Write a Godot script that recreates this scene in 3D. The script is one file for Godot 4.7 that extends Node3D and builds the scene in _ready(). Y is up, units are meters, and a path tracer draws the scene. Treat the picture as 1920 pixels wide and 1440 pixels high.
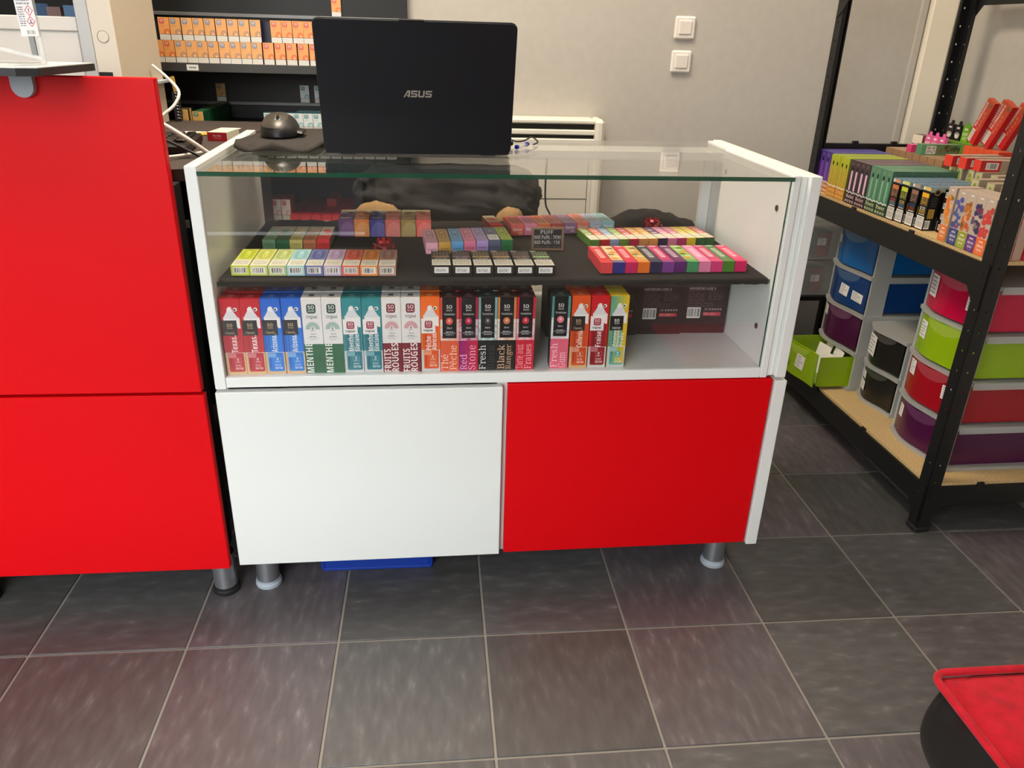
extends Node3D
# A vape shop counter: glass display case, red counter, steel rack with drawers, wall gondola.

var M := {}                      # materials
var used := {}                   # names taken at top level
var mesh_cache := {}
var rng := RandomNumberGenerator.new()
var CAB := Transform3D(Basis(Vector3.UP, 0.01309), Vector3(0.381, 0, -0.4425))   # display case: origin at its front left foot line
var RK := Transform3D(Basis(Vector3.UP, 0.021), Vector3(2.025, 0, -0.60))        # steel rack: origin at its near left post
var WORLD := Transform3D.IDENTITY
const ORD := ["first", "second", "third", "fourth", "fifth", "sixth", "seventh", "eighth", "ninth", "tenth", "eleventh", "twelfth", "thirteenth", "fourteenth", "fifteenth", "sixteenth", "seventeenth", "eighteenth", "nineteenth", "twentieth"]

func _ready():
	rng.seed = 7
	set_camera_and_light()
	make_materials()
	paint_start()
	build_room()
	build_case()
	build_red_counter()
	build_rack()
	build_gondola()
	build_back_area()
	build_counter_top()
	build_case_goods()
	build_rack_goods()
	build_pouf()
	paint_finish()

func set_camera_and_light():
	var cam := Camera3D.new()
	cam.name = "camera"
	cam.fov = 52.85
	cam.near = 0.02
	cam.position = Vector3(0.80676, 1.14114, 0.94401)
	cam.basis = Basis.from_euler(Vector3(deg_to_rad(-24.41185), deg_to_rad(-6.13289), deg_to_rad(1.73209)))
	cam.current = true
	add_child(cam)
	var env := Environment.new()
	env.background_mode = Environment.BG_SKY
	var sky := Sky.new()
	var pm := ProceduralSkyMaterial.new()          # overcast daylight beyond the shop window
	pm.sky_top_color = Color(0.90, 0.92, 0.935)
	pm.sky_horizon_color = Color(0.95, 0.955, 0.95)
	pm.ground_horizon_color = Color(0.62, 0.63, 0.63)
	pm.ground_bottom_color = Color(0.45, 0.45, 0.45)
	pm.sky_energy_multiplier = 2.65
	pm.ground_energy_multiplier = 1.2
	sky.sky_material = pm
	env.sky = sky
	env.ambient_light_source = Environment.AMBIENT_SOURCE_DISABLED
	env.tonemap_mode = Environment.TONE_MAPPER_LINEAR
	env.tonemap_exposure = 1.09
	env.sdfgi_enabled = true
	env.ssao_enabled = true
	env.ssil_enabled = true
	var we := WorldEnvironment.new()
	we.name = "world_environment"
	we.environment = env
	add_child(we)

# ---------------------------------------------------------------- naming
func numbered(n: String) -> String:
	if not used.has(n):
		used[n] = 0
		return n
	used[n] += 1
	return "%s_%03d" % [n, used[n]]

func tag(o: Node3D, label: String, category: String, group := ""):
	o.set_meta("label", label)
	o.set_meta("category", category)
	if group != "":
		o.set_meta("group", group)

func thing(called: String, label: String, category: String, frame: Transform3D, at: Vector3, turn := 0.0, group := "") -> Node3D:
	var o := Node3D.new()
	o.name = numbered(called)
	add_child(o)
	o.transform = frame * Transform3D(Basis(Vector3.UP, turn), at)
	tag(o, label, category, group)
	return o

func single(called: String, label: String, category: String, mesh: Mesh, m: Material, frame: Transform3D, local: Transform3D, group := "") -> MeshInstance3D:
	var o := MeshInstance3D.new()
	o.name = numbered(called)
	o.mesh = mesh
	if m:
		o.material_override = m
	add_child(o)
	o.transform = frame * local
	tag(o, label, category, group)
	return o

func part(called: String, mesh: Mesh, m: Material, parent: Node3D, at := Vector3.ZERO, basis := Basis.IDENTITY) -> MeshInstance3D:
	var o := MeshInstance3D.new()
	o.name = called
	o.mesh = mesh
	if m:
		o.material_override = m
	parent.add_child(o, true)
	o.transform = Transform3D(basis, at)
	return o

func structure(called: String, mesh: Mesh, m: Material, at := Vector3.ZERO) -> MeshInstance3D:
	var o := MeshInstance3D.new()
	o.name = numbered(called)
	o.mesh = mesh
	o.material_override = m
	add_child(o)
	o.position = at
	o.set_meta("kind", "structure")
	return o

# ---------------------------------------------------------------- geometry
func begin() -> SurfaceTool:
	var st := SurfaceTool.new()
	st.begin(Mesh.PRIMITIVE_TRIANGLES)
	return st

func poly(st: SurfaceTool, pts: Array, n: Vector3, uvs := []):
	var a: Vector3 = pts[0]
	var k: Vector3 = (pts[1] - a).cross(pts[2] - a)
	var flip := k.dot(n) > 0.0        # front faces run clockwise
	for i in range(1, pts.size() - 1):
		var tri := [0, i + 1, i] if flip else [0, i, i + 1]
		for j in tri:
			st.set_normal(n)
			if uvs.size():
				st.set_uv(uvs[j])
			st.add_vertex(pts[j])

func tri_s(st: SurfaceTool, p: Array, n: Array):   # smooth triangle
	var k: Vector3 = (p[1] - p[0]).cross(p[2] - p[0])
	var order := [0, 2, 1] if k.dot(n[0] + n[1] + n[2]) > 0.0 else [0, 1, 2]
	for j in order:
		st.set_normal(n[j])
		st.add_vertex(p[j])

func box(st: SurfaceTool, c: Vector3, s: Vector3, ch := 0.0, b := Basis.IDENTITY):
	var h := s * 0.5
	if ch <= 0.0:
		for ax in 3:
			for sg in [-1.0, 1.0]:
				var n := Vector3.ZERO
				n[ax] = sg
				var u := (ax + 1) % 3
				var v := (ax + 2) % 3
				var pts := []
				for q in [[-1, -1], [1, -1], [1, 1], [-1, 1]]:
					var p := Vector3.ZERO
					p[ax] = sg * h[ax]
					p[u] = q[0] * h[u]
					p[v] = q[1] * h[v]
					pts.append(c + b * p)
				poly(st, pts, b * n)
		return
	ch = minf(ch, minf(h.x, minf(h.y, h.z)) * 0.9)
	var i := h - Vector3.ONE * ch
	for ax in 3:
		var u := (ax + 1) % 3
		var v := (ax + 2) % 3
		for sg in [-1.0, 1.0]:
			var n := Vector3.ZERO
			n[ax] = sg
			var pts := []
			for q in [[-1, -1], [1, -1], [1, 1], [-1, 1]]:
				var p := Vector3.ZERO
				p[ax] = sg * h[ax]
				p[u] = q[0] * i[u]
				p[v] = q[1] * i[v]
				pts.append(c + b * p)
			poly(st, pts, b * n)
		# edges running along ax
		for su in [-1.0, 1.0]:
			for sv in [-1.0, 1.0]:
				var n := Vector3.ZERO
				n[u] = su
				n[v] = sv
				var pts := []
				for e in [[-1.0, 0], [1.0, 0], [1.0, 1], [-1.0, 1]]:
					var p := Vector3.ZERO
					p[ax] = e[0] * i[ax]
					p[u] = su * (h[u] if e[1] == 0 else i[u])
					p[v] = sv * (i[v] if e[1] == 0 else h[v])
					pts.append(c + b * p)
				poly(st, pts, b * n.normalized())
	for sx in [-1.0, 1.0]:
		for sy in [-1.0, 1.0]:
			for sz in [-1.0, 1.0]:
				var n := Vector3(sx, sy, sz)
				poly(st, [c + b * (n * Vector3(h.x, i.y, i.z)), c + b * (n * Vector3(i.x, h.y, i.z)), c + b * (n * Vector3(i.x, i.y, h.z))], b * n.normalized())

func bm(s: Vector3, ch := 0.0) -> ArrayMesh:      # a shared box mesh centred on its origin
	var key := "b%s%s" % [s, ch]
	if not mesh_cache.has(key):
		var st := begin()
		box(st, Vector3.ZERO, s, ch)
		mesh_cache[key] = st.commit()
	return mesh_cache[key]

func bm0(lo: Vector3, hi: Vector3, ch := 0.0) -> ArrayMesh:
	var st := begin()
	box(st, (lo + hi) * 0.5, hi - lo, ch)
	return st.commit()

func tube(st: SurfaceTool, pts: Array, r: float, sides := 8, caps := true):
	var n := pts.size()
	var rings := []
	var norms := []
	var ref := Vector3.UP
	for i in n:
		var d: Vector3 = (pts[mini(i + 1, n - 1)] - pts[maxi(i - 1, 0)]).normalized()
		if absf(d.dot(ref)) > 0.95:
			ref = Vector3.RIGHT if absf(d.x) < 0.9 else Vector3.BACK
		var x := d.cross(ref).normalized()
		var y := x.cross(d).normalized()
		ref = y
		var ring := []
		var nn := []
		for k in sides:
			var a := TAU * k / sides
			var o := x * cos(a) + y * sin(a)
			ring.append(pts[i] + o * r)
			nn.append(o)
		rings.append(ring)
		norms.append(nn)
	for i in n - 1:
		for k in sides:
			var k2 := (k + 1) % sides
			tri_s(st, [rings[i][k], rings[i + 1][k], rings[i + 1][k2]], [norms[i][k], norms[i + 1][k], norms[i + 1][k2]])
			tri_s(st, [rings[i][k], rings[i + 1][k2], rings[i][k2]], [norms[i][k], norms[i + 1][k2], norms[i][k2]])
	if caps:
		poly(st, rings[0], (pts[0] - pts[1]).normalized())
		poly(st, rings[n - 1], (pts[n - 1] - pts[n - 2]).normalized())

func smooth_path(ctrl: Array, per := 6) -> Array:
	var c := Curve3D.new()
	for i in ctrl.size():
		var t: Vector3 = (ctrl[mini(i + 1, ctrl.size() - 1)] - ctrl[maxi(i - 1, 0)]) / 6.0
		c.add_point(ctrl[i], -t, t)
	var out := []
	var m := (ctrl.size() - 1) * per
	for i in m + 1:
		out.append(c.samplef(float(i) / per))
	return out

func lathe(st: SurfaceTool, prof: Array, sides := 24, at := Vector3.ZERO):   # prof: Vector2(radius, y) from bottom to top
	var m := prof.size()
	for i in m - 1:
		var a: Vector2 = prof[i]
		var b: Vector2 = prof[i + 1]
		var d := (b - a)
		if d.length() < 1e-7:
			continue
		var nr := Vector2(d.y, -d.x).normalized()
		for k in sides:
			var t0 := TAU * k / sides
			var t1 := TAU * (k + 1) / sides
			var c0 := Vector3(cos(t0), 0, sin(t0))
			var c1 := Vector3(cos(t1), 0, sin(t1))
			var n0 := c0 * nr.x + Vector3.UP * nr.y
			var n1 := c1 * nr.x + Vector3.UP * nr.y
			var p00 := at + c0 * a.x + Vector3.UP * a.y
			var p01 := at + c1 * a.x + Vector3.UP * a.y
			var p10 := at + c0 * b.x + Vector3.UP * b.y
			var p11 := at + c1 * b.x + Vector3.UP * b.y
			if a.x > 1e-6:
				tri_s(st, [p00, p01, p11], [n0, n1, n1])
			if b.x > 1e-6:
				tri_s(st, [p00, p11, p10], [n0, n1, n0])

func prism(st: SurfaceTool, outline: Array, o: Vector3, ax: Vector3, ay: Vector3, az: Vector3, depth: float):
	# outline: Vector2 list in the plane (ax, ay) at o, pushed along az by depth
	var pg := PackedVector2Array(outline)
	var idx := Geometry2D.triangulate_polygon(pg)
	for i in range(0, idx.size(), 3):
		var t := []
		for j in 3:
			var q := pg[idx[i + j]]
			t.append(o + ax * q.x + ay * q.y)
		poly(st, t, -az)
		poly(st, [t[0] + az * depth, t[1] + az * depth, t[2] + az * depth], az)
	var cw := Geometry2D.is_polygon_clockwise(pg)
	for i in pg.size():
		var a := pg[i]
		var b := pg[(i + 1) % pg.size()]
		var d := b - a
		var n2 := Vector2(d.y, -d.x).normalized() * (1.0 if not cw else -1.0)
		var p := o + ax * a.x + ay * a.y
		var q := o + ax * b.x + ay * b.y
		poly(st, [p, q, q + az * depth, p + az * depth], (ax * n2.x + ay * n2.y).normalized())

func grid_mesh(w: int, h: int, f: Callable) -> ArrayMesh:     # f(u, v) -> Vector3, smooth shaded
	var st := begin()
	st.set_smooth_group(0)
	var P := []
	for j in h + 1:
		for i in w + 1:
			P.append(f.call(float(i) / w, float(j) / h))
	for j in h:
		for i in w:
			var a := j * (w + 1) + i
			for q in [a, a + 1, a + w + 2, a, a + w + 2, a + w + 1]:
				st.set_uv(Vector2((q % (w + 1)) / float(w), (q / (w + 1)) / float(h)))
				st.add_vertex(P[q])
	st.index()
	st.generate_normals()
	return st.commit()

func round_rect(w: float, h: float, r: float, seg := 5) -> Array:
	var out := []
	for k in 4:
		var c := Vector2((w * 0.5 - r) * [1, -1, -1, 1][k], (h * 0.5 - r) * [1, 1, -1, -1][k])
		for i in seg + 1:
			var a := PI * 0.5 * k + PI * 0.5 * i / seg
			out.append(c + Vector2(cos(a), sin(a)) * r)
	return out

# ---------------------------------------------------------------- materials
func col(r: float, g: float, b: float) -> Color:
	return Color(r / 255.0, g / 255.0, b / 255.0)

func mat(key: String, c: Color, rough := 0.6, metal := 0.0) -> StandardMaterial3D:
	var m := StandardMaterial3D.new()
	m.resource_name = key
	m.albedo_color = c
	m.roughness = rough
	m.metallic = metal
	M[key] = m
	return m

func noise_tex(freq: float, ramp: Array, size := 512, sd := 1, octaves := 4) -> Texture2D:
	# freq: features across the picture; the picture repeats without a seam
	var n := FastNoiseLite.new()
	n.seed = sd
	n.noise_type = FastNoiseLite.TYPE_SIMPLEX_SMOOTH
	n.frequency = freq / size
	n.fractal_octaves = octaves
	var g := Gradient.new()
	g.offsets = PackedFloat32Array(ramp.map(func(x): return x[0]))
	g.colors = PackedColorArray(ramp.map(func(x): return x[1]))
	var src := n.get_seamless_image(size, size)
	var im := Image.create(size, size, false, Image.FORMAT_RGB8)
	for y in size:
		for x in size:
			im.set_pixel(x, y, g.sample(src.get_pixel(x, y).r))
	return ImageTexture.create_from_image(im)

func tri(m: StandardMaterial3D, scale: float, world := true):
	m.uv1_triplanar = true
	m.uv1_world_triplanar = world
	m.uv1_scale = Vector3.ONE * scale

func glassy(key: String, c: Color, alpha: float, rough: float) -> StandardMaterial3D:
	var m := mat(key, Color(c.r, c.g, c.b, alpha), rough)
	m.transparency = BaseMaterial3D.TRANSPARENCY_ALPHA
	m.cull_mode = BaseMaterial3D.CULL_DISABLED
	return m

func make_materials():
	mat("white_board", col(231, 234, 230), 0.38)
	mat("white_plastic", col(236, 232, 222), 0.4)
	mat("red_board", col(216, 4, 15), 0.45).metallic_specular = 0.3
	mat("black_board", col(26, 26, 27), 0.5)
	mat("dark_core", col(14, 14, 15), 0.8)
	mat("aluminium", col(176, 180, 184), 0.34, 0.85)
	mat("grey_plastic", col(168, 178, 188), 0.45)
	mat("rubber", col(18, 18, 18), 0.7)
	mat("black_plastic", col(20, 20, 21), 0.4)
	mat("black_gloss", col(12, 12, 13), 0.18)
	mat("steel_black", col(19, 20, 21), 0.42)
	mat("chrome", col(190, 190, 192), 0.18, 1.0)
	mat("screw", col(120, 112, 100), 0.35, 0.9)
	mat("blue_plastic", col(8, 52, 150), 0.4)
	mat("cable_white", col(222, 220, 214), 0.5)
	mat("cable_black", col(16, 16, 17), 0.5)
	mat("paper", col(240, 238, 230), 0.8)
	mat("cream_front", col(236, 226, 206), 0.45)
	mat("beige_side", col(205, 192, 172), 0.6)
	mat("brushed_grey", col(196, 198, 196), 0.4, 0.1)
	mat("radiator", col(235, 230, 218), 0.45)
	mat("slot_dark", col(30, 26, 22), 0.7)
	mat("switch", col(238, 230, 222), 0.4)
	mat("shelf_black", col(19, 20, 20), 0.5)
	mat("shelf_grey", col(56, 55, 52), 0.5)
	mat("rail_grey", col(120, 120, 120), 0.4, 0.4)
	mat("desk_top", col(70, 62, 58), 0.55)
	mat("mouse_top", col(72, 66, 58), 0.35)
	mat("mouse_body", col(14, 14, 14), 0.45)
	mat("laptop_lid", col(17, 18, 25), 0.42, 0.2)
	mat("laptop_edge", col(60, 62, 66), 0.35, 0.6)
	mat("logo_silver", col(196, 190, 178), 0.3, 0.7)
	mat("bow_red", col(186, 22, 44), 0.2, 0.2)
	mat("fur", col(150, 118, 76), 0.95)
	mat("wood_frame", col(126, 98, 78), 0.7)
	mat("ceiling", col(228, 226, 220), 0.9)
	mat("blue_bead", col(24, 34, 170), 0.3)
	mat("yellow_card", col(196, 160, 60), 0.6)
	glassy("glass", Color(0.25, 0.34, 0.30), 0.012, 0.0)
	glassy("glass_top", Color(0.30, 0.46, 0.38), 0.035, 0.0)
	glassy("glass_edge", col(16, 74, 52), 0.9, 0.1)
	glassy("window_glass", Color(1, 1, 1), 0.03, 0.0)
	glassy("clear_plastic", col(222, 226, 224), 0.28, 0.2)
	glassy("frost", col(196, 197, 192), 0.55, 0.5)
	glassy("drawer_blue", col(4, 96, 168), 0.86, 0.25)
	glassy("drawer_navy", col(6, 58, 118), 0.9, 0.25)
	glassy("drawer_purple", col(74, 10, 60), 0.9, 0.25)
	glassy("drawer_green", col(150, 186, 10), 0.86, 0.25)
	glassy("drawer_black", col(28, 27, 25), 0.9, 0.25)
	glassy("drawer_pink", col(196, 8, 62), 0.88, 0.25)
	glassy("drawer_red", col(164, 6, 26), 0.9, 0.25)
	for q in ["blue", "navy", "purple", "green", "black", "pink", "red"]:
		var dc: Color = M["drawer_" + q].albedo_color
		glassy("grip_" + q, Color(dc.r, dc.g, dc.b).lightened(0.22), 0.55, 0.12)     # thinner plastic of the finger scoop
	# wall paint with a faint woven relief
	var wall := mat("wall_paint", col(192, 187, 178), 0.85)
	wall.albedo_texture = noise_tex(30.0, [[0.0, Color(0.965, 0.965, 0.965)], [1.0, Color(1, 1, 1)]], 256, 3)
	tri(wall, 0.8)
	var pil := mat("pilaster_paint", col(240, 232, 214), 0.8)
	pil.metallic_specular = 0.4
	# floor tiles: streaked porcelain, two directions, neutral and plum
	var k := 0
	for dir in 2:
		for tint in 3:
			var base: Color = [Color(0.358, 0.354, 0.354), Color(0.378, 0.356, 0.366), Color(0.328, 0.323, 0.320)][tint]
			var t := mat("tile_%d" % k, Color.WHITE, 0.52)
			t.albedo_texture = noise_tex(22.0, [[0.0, base * 0.84], [0.40, base * 0.93], [0.60, base * 0.98], [0.74, base * 1.04], [0.85, base * 1.15], [1.0, base * 1.45]], 512, 20 + k, 7)
			t.uv1_triplanar = true
			t.uv1_world_triplanar = true
			t.uv1_scale = Vector3(1.7, 1.0, 0.55) if dir == 0 else Vector3(0.6, 1.0, 1.5)
			t.uv1_offset = Vector3(0.13 * k, 0.0, 0.29 * k)
			k += 1
	var rt := noise_tex(20.0, [[0.0, Color(0.66, 0.66, 0.66)], [0.5, Color(0.8, 0.8, 0.8)], [1.0, Color(0.95, 0.95, 0.95)]], 256, 40, 5)
	for i in 6:
		M["tile_%d" % i].roughness_texture = rt
	mat("grout", col(150, 146, 138), 0.9)
	var osb := mat("chipboard", Color.WHITE, 0.8)
	osb.albedo_texture = noise_tex(60.0, [[0.0, col(150, 116, 70)], [0.4, col(196, 164, 112)], [0.7, col(214, 186, 138)], [1.0, col(232, 210, 168)]], 256, 50, 3)
	tri(osb, 4.0)
	var cloth := mat("black_cloth", Color.WHITE, 0.92)
	cloth.albedo_texture = noise_tex(20.0, [[0.0, col(11, 10, 10)], [1.0, col(22, 19, 18)]], 128, 51, 3)
	tri(cloth, 6.0)
	var jk := mat("jacket_cloth", Color.WHITE, 0.85)
	jk.albedo_texture = noise_tex(14.0, [[0.0, col(17, 17, 19)], [1.0, col(30, 29, 30)]], 128, 52, 4)
	tri(jk, 5.0)
	var fab := mat("red_fabric", Color.WHITE, 0.95)
	fab.albedo_texture = noise_tex(9.0, [[0.0, col(168, 2, 26)], [0.5, col(196, 4, 34)], [1.0, col(212, 14, 46)]], 256, 53, 6)
	tri(fab, 3.0)
	fab.rim_enabled = true
	fab.rim = 0.22
	fab.rim_tint = 0.8
	var lea := mat("black_leatherette", col(30, 31, 30), 0.42)
	lea.roughness_texture = noise_tex(40.0, [[0.0, Color(0.8, 0.8, 0.8)], [1.0, Color(1, 1, 1)]], 256, 54, 3)
	tri(lea, 4.0)
	var pad := mat("pad_cloth", col(46, 40, 35), 0.9)
	pad.rim_enabled = true
	pad.rim = 0.2

# ---------------------------------------------------------------- print: one sheet that holds the print of every carton, sticker and sign
const SHEET := 2048
var sheet: Image
var sheet_mat: StandardMaterial3D
var pen_x := 0
var pen_y := 0
var pen_h := 0
var plain_cells := {}
var art := {}
var fonts := {}
var text_cache := {}

func paint_start():
	sheet = Image.create(SHEET, SHEET, false, Image.FORMAT_RGB8)
	sheet.fill(Color(0.5, 0.5, 0.5))
	sheet_mat = mat("printed_card", Color.WHITE, 0.42)
	sheet_mat.texture_repeat = false

func paint_finish():
	sheet_mat.albedo_texture = ImageTexture.create_from_image(sheet)

func alloc(w: int, h: int) -> Rect2i:
	if pen_x + w + 2 > SHEET:
		pen_x = 0
		pen_y += pen_h + 2
		pen_h = 0
	var r := Rect2i(pen_x + 1, pen_y + 1, w, h)
	pen_x += w + 2
	pen_h = maxi(pen_h, h)
	if pen_y + h > SHEET:
		push_error("sheet full")
	return r

func plain(c: Color) -> Rect2i:
	var key := c.to_html()
	if not plain_cells.has(key):
		var r := alloc(6, 6)
		sheet.fill_rect(r, c)
		plain_cells[key] = r
	return plain_cells[key]

func sub(r: Rect2i, x: float, y: float, w: float, h: float) -> Rect2i:
	var x0 := int(round(r.position.x + x * r.size.x))
	var y0 := int(round(r.position.y + y * r.size.y))
	var x1 := int(round(r.position.x + (x + w) * r.size.x))
	var y1 := int(round(r.position.y + (y + h) * r.size.y))
	return Rect2i(x0, y0, maxi(x1 - x0, 1), maxi(y1 - y0, 1)).intersection(r)

func fill(r: Rect2i, c: Color, x := 0.0, y := 0.0, w := 1.0, h := 1.0):
	sheet.fill_rect(sub(r, x, y, w, h), c)

func blend_px(x: int, y: int, c: Color, a: float):
	sheet.set_pixel(x, y, sheet.get_pixel(x, y).lerp(c, a))

func grad(r: Rect2i, c0: Color, c1: Color, x := 0.0, y := 0.0, w := 1.0, h := 1.0, vertical := true):
	var q := sub(r, x, y, w, h)
	var n := q.size.y if vertical else q.size.x
	for i in n:
		var c := c0.lerp(c1, float(i) / maxi(n - 1, 1))
		sheet.fill_rect(Rect2i(q.position.x, q.position.y + i, q.size.x, 1) if vertical else Rect2i(q.position.x + i, q.position.y, 1, q.size.y), c)

func disc(r: Rect2i, c: Color, cx: float, cy: float, rx: float, ry: float, inner := 0.0, half := false):
	# ellipse in shares of the region's width (rx) and height (ry); inner > 0 makes a ring
	var X := r.position.x + cx * r.size.x
	var Y := r.position.y + cy * r.size.y
	var a := rx * r.size.x
	var b := ry * r.size.y
	for y in range(maxi(int(Y - b) - 1, r.position.y), mini(int(Y + b) + 2, r.end.y)):
		if half and y > Y:
			break
		for x in range(maxi(int(X - a) - 1, r.position.x), mini(int(X + a) + 2, r.end.x)):
			var d := sqrt(pow((x + 0.5 - X) / a, 2) + pow((y + 0.5 - Y) / b, 2))
			var edge := clampf((1.0 - d) * minf(a, b) + 0.5, 0.0, 1.0)
			if inner > 0.0:
				edge *= clampf((d - inner) * minf(a, b) + 0.5, 0.0, 1.0)
			if edge > 0.0:
				blend_px(x, y, c, edge)

func rrect(r: Rect2i, c: Color, x: float, y: float, w: float, h: float, rad := 0.2):
	var q := sub(r, x, y, w, h)
	var k := rad * minf(q.size.x, q.size.y)
	for py in range(q.position.y, q.end.y):
		for px in range(q.position.x, q.end.x):
			var dx := maxf(maxf(q.position.x + k - px - 0.5, px + 0.5 - (q.end.x - k)), 0.0)
			var dy := maxf(maxf(q.position.y + k - py - 0.5, py + 0.5 - (q.end.y - k)), 0.0)
			if dx * dx + dy * dy <= k * k + 0.3:
				sheet.set_pixel(px, py, c)

func font(kind: String) -> Font:
	if not fonts.has(kind):
		var f := SystemFont.new()
		f.font_names = PackedStringArray(["Droid Serif" if kind.begins_with("serif") else "Droid Sans"])
		f.font_weight = 700 if kind.ends_with("bold") else 400
		if kind.contains("italic"):
			var v := FontVariation.new()
			v.base_font = f
			v.variation_transform = Transform2D(Vector2(1, 0), Vector2(0.25, 1), Vector2.ZERO)
			fonts[kind] = v
		else:
			fonts[kind] = f
	return fonts[kind]

func glyphs(t: String, kind: String) -> Array:      # [triangles as Vector2 in 0..1, y down]
	var key := kind + t
	if not text_cache.has(key):
		var tm := TextMesh.new()
		tm.text = t
		tm.font = font(kind)
		tm.font_size = 24
		tm.pixel_size = 1.0
		tm.depth = 0.0
		tm.curve_step = 4.0
		var arr := tm.get_mesh_arrays()
		var v: PackedVector3Array = arr[Mesh.ARRAY_VERTEX]
		var ix: PackedInt32Array = arr[Mesh.ARRAY_INDEX]
		var lo := Vector2(1e9, 1e9)
		var hi := -lo
		for p in v:
			lo = lo.min(Vector2(p.x, p.y))
			hi = hi.max(Vector2(p.x, p.y))
		var out := PackedVector2Array()
		for i in ix:
			out.append(Vector2((v[i].x - lo.x) / (hi.x - lo.x), 1.0 - (v[i].y - lo.y) / (hi.y - lo.y)))
		text_cache[key] = out
	return [text_cache[key]]

func text(r: Rect2i, t: String, c: Color, x: float, y: float, w: float, h: float, kind := "bold", upward := false):
	# the text's bounding box fills (x, y, w, h) of the region; upward: reads from bottom to top
	var tris: PackedVector2Array = glyphs(t, kind)[0]
	var X := r.position.x + x * r.size.x
	var Y := r.position.y + y * r.size.y
	var W := w * r.size.x
	var H := h * r.size.y
	var bw := int(ceil(W)) + 2
	var bh := int(ceil(H)) + 2
	var bx := int(floor(X))
	var by := int(floor(Y))
	var cov := PackedFloat32Array()
	cov.resize(bw * bh * 4)
	for i in range(0, tris.size(), 3):
		var p := []
		for j in 3:
			var q := tris[i + j]
			if upward:
				q = Vector2(q.y, 1.0 - q.x)
			p.append(Vector2((X - bx + q.x * W) * 2.0, (Y - by + q.y * H) * 2.0))
		var a: Vector2 = p[0]
		var b: Vector2 = p[1]
		var d: Vector2 = p[2]
		var area := (b - a).cross(d - a)
		if absf(area) < 1e-5:
			continue
		var y0 := maxi(int(floor(minf(a.y, minf(b.y, d.y)) - 0.5)), 0)
		var y1 := mini(int(ceil(maxf(a.y, maxf(b.y, d.y)))), bh * 2 - 1)
		for sy in range(y0, y1 + 1):
			var yy := sy + 0.5
			var l := 1e9
			var rr := -1e9
			for e in [[a, b], [b, d], [d, a]]:
				var e0: Vector2 = e[0]
				var e1: Vector2 = e[1]
				if (e0.y <= yy and e1.y > yy) or (e1.y <= yy and e0.y > yy):
					var xx := e0.x + (yy - e0.y) / (e1.y - e0.y) * (e1.x - e0.x)
					l = minf(l, xx)
					rr = maxf(rr, xx)
			if rr < l:
				continue
			for sx in range(maxi(int(ceil(l - 0.5)), 0), mini(int(ceil(rr - 0.5)), bw * 2)):
				cov[sy * bw * 2 + sx] = 1.0
	for py in bh:
		for px in bw:
			var s := (cov[(py * 2) * bw * 2 + px * 2] + cov[(py * 2) * bw * 2 + px * 2 + 1] + cov[(py * 2 + 1) * bw * 2 + px * 2] + cov[(py * 2 + 1) * bw * 2 + px * 2 + 1]) * 0.25
			if s > 0.0:
				var gx := bx + px
				var gy := by + py
				if r.has_point(Vector2i(gx, gy)):
					blend_px(gx, gy, c, s)

func lines(r: Rect2i, c: Color, x: float, y: float, w: float, h: float, n: int, share := 0.5):
	# small print: rows of short dashes
	for i in n:
		var xx := x
		while xx < x + w:
			var l := minf(rng.randf_range(0.05, 0.16), x + w - xx)
			fill(r, c, xx, y + h * (i + (1 - share) * 0.5) / n, l, h * share / n)
			xx += l + 0.03

func barcode(r: Rect2i, x: float, y: float, w: float, h: float, ink := Color(0.08, 0.08, 0.08)):
	fill(r, Color(0.93, 0.92, 0.88), x, y, w, h)
	var q := sub(r, x + w * 0.08, y + h * 0.12, w * 0.84, h * 0.74)
	var px := q.position.x
	while px < q.end.x:
		var l := rng.randi_range(1, 2)
		sheet.fill_rect(Rect2i(px, q.position.y, mini(l, q.end.x - px), q.size.y), ink)
		px += l + rng.randi_range(1, 3)

func uv_of(r: Rect2i) -> Array:       # the four corners of a region: top left, top right, bottom right, bottom left
	var a := (Vector2(r.position) + Vector2(0.6, 0.6)) / SHEET
	var b := (Vector2(r.end) - Vector2(0.6, 0.6)) / SHEET
	return [a, Vector2(b.x, a.y), b, Vector2(a.x, b.y)]

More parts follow.
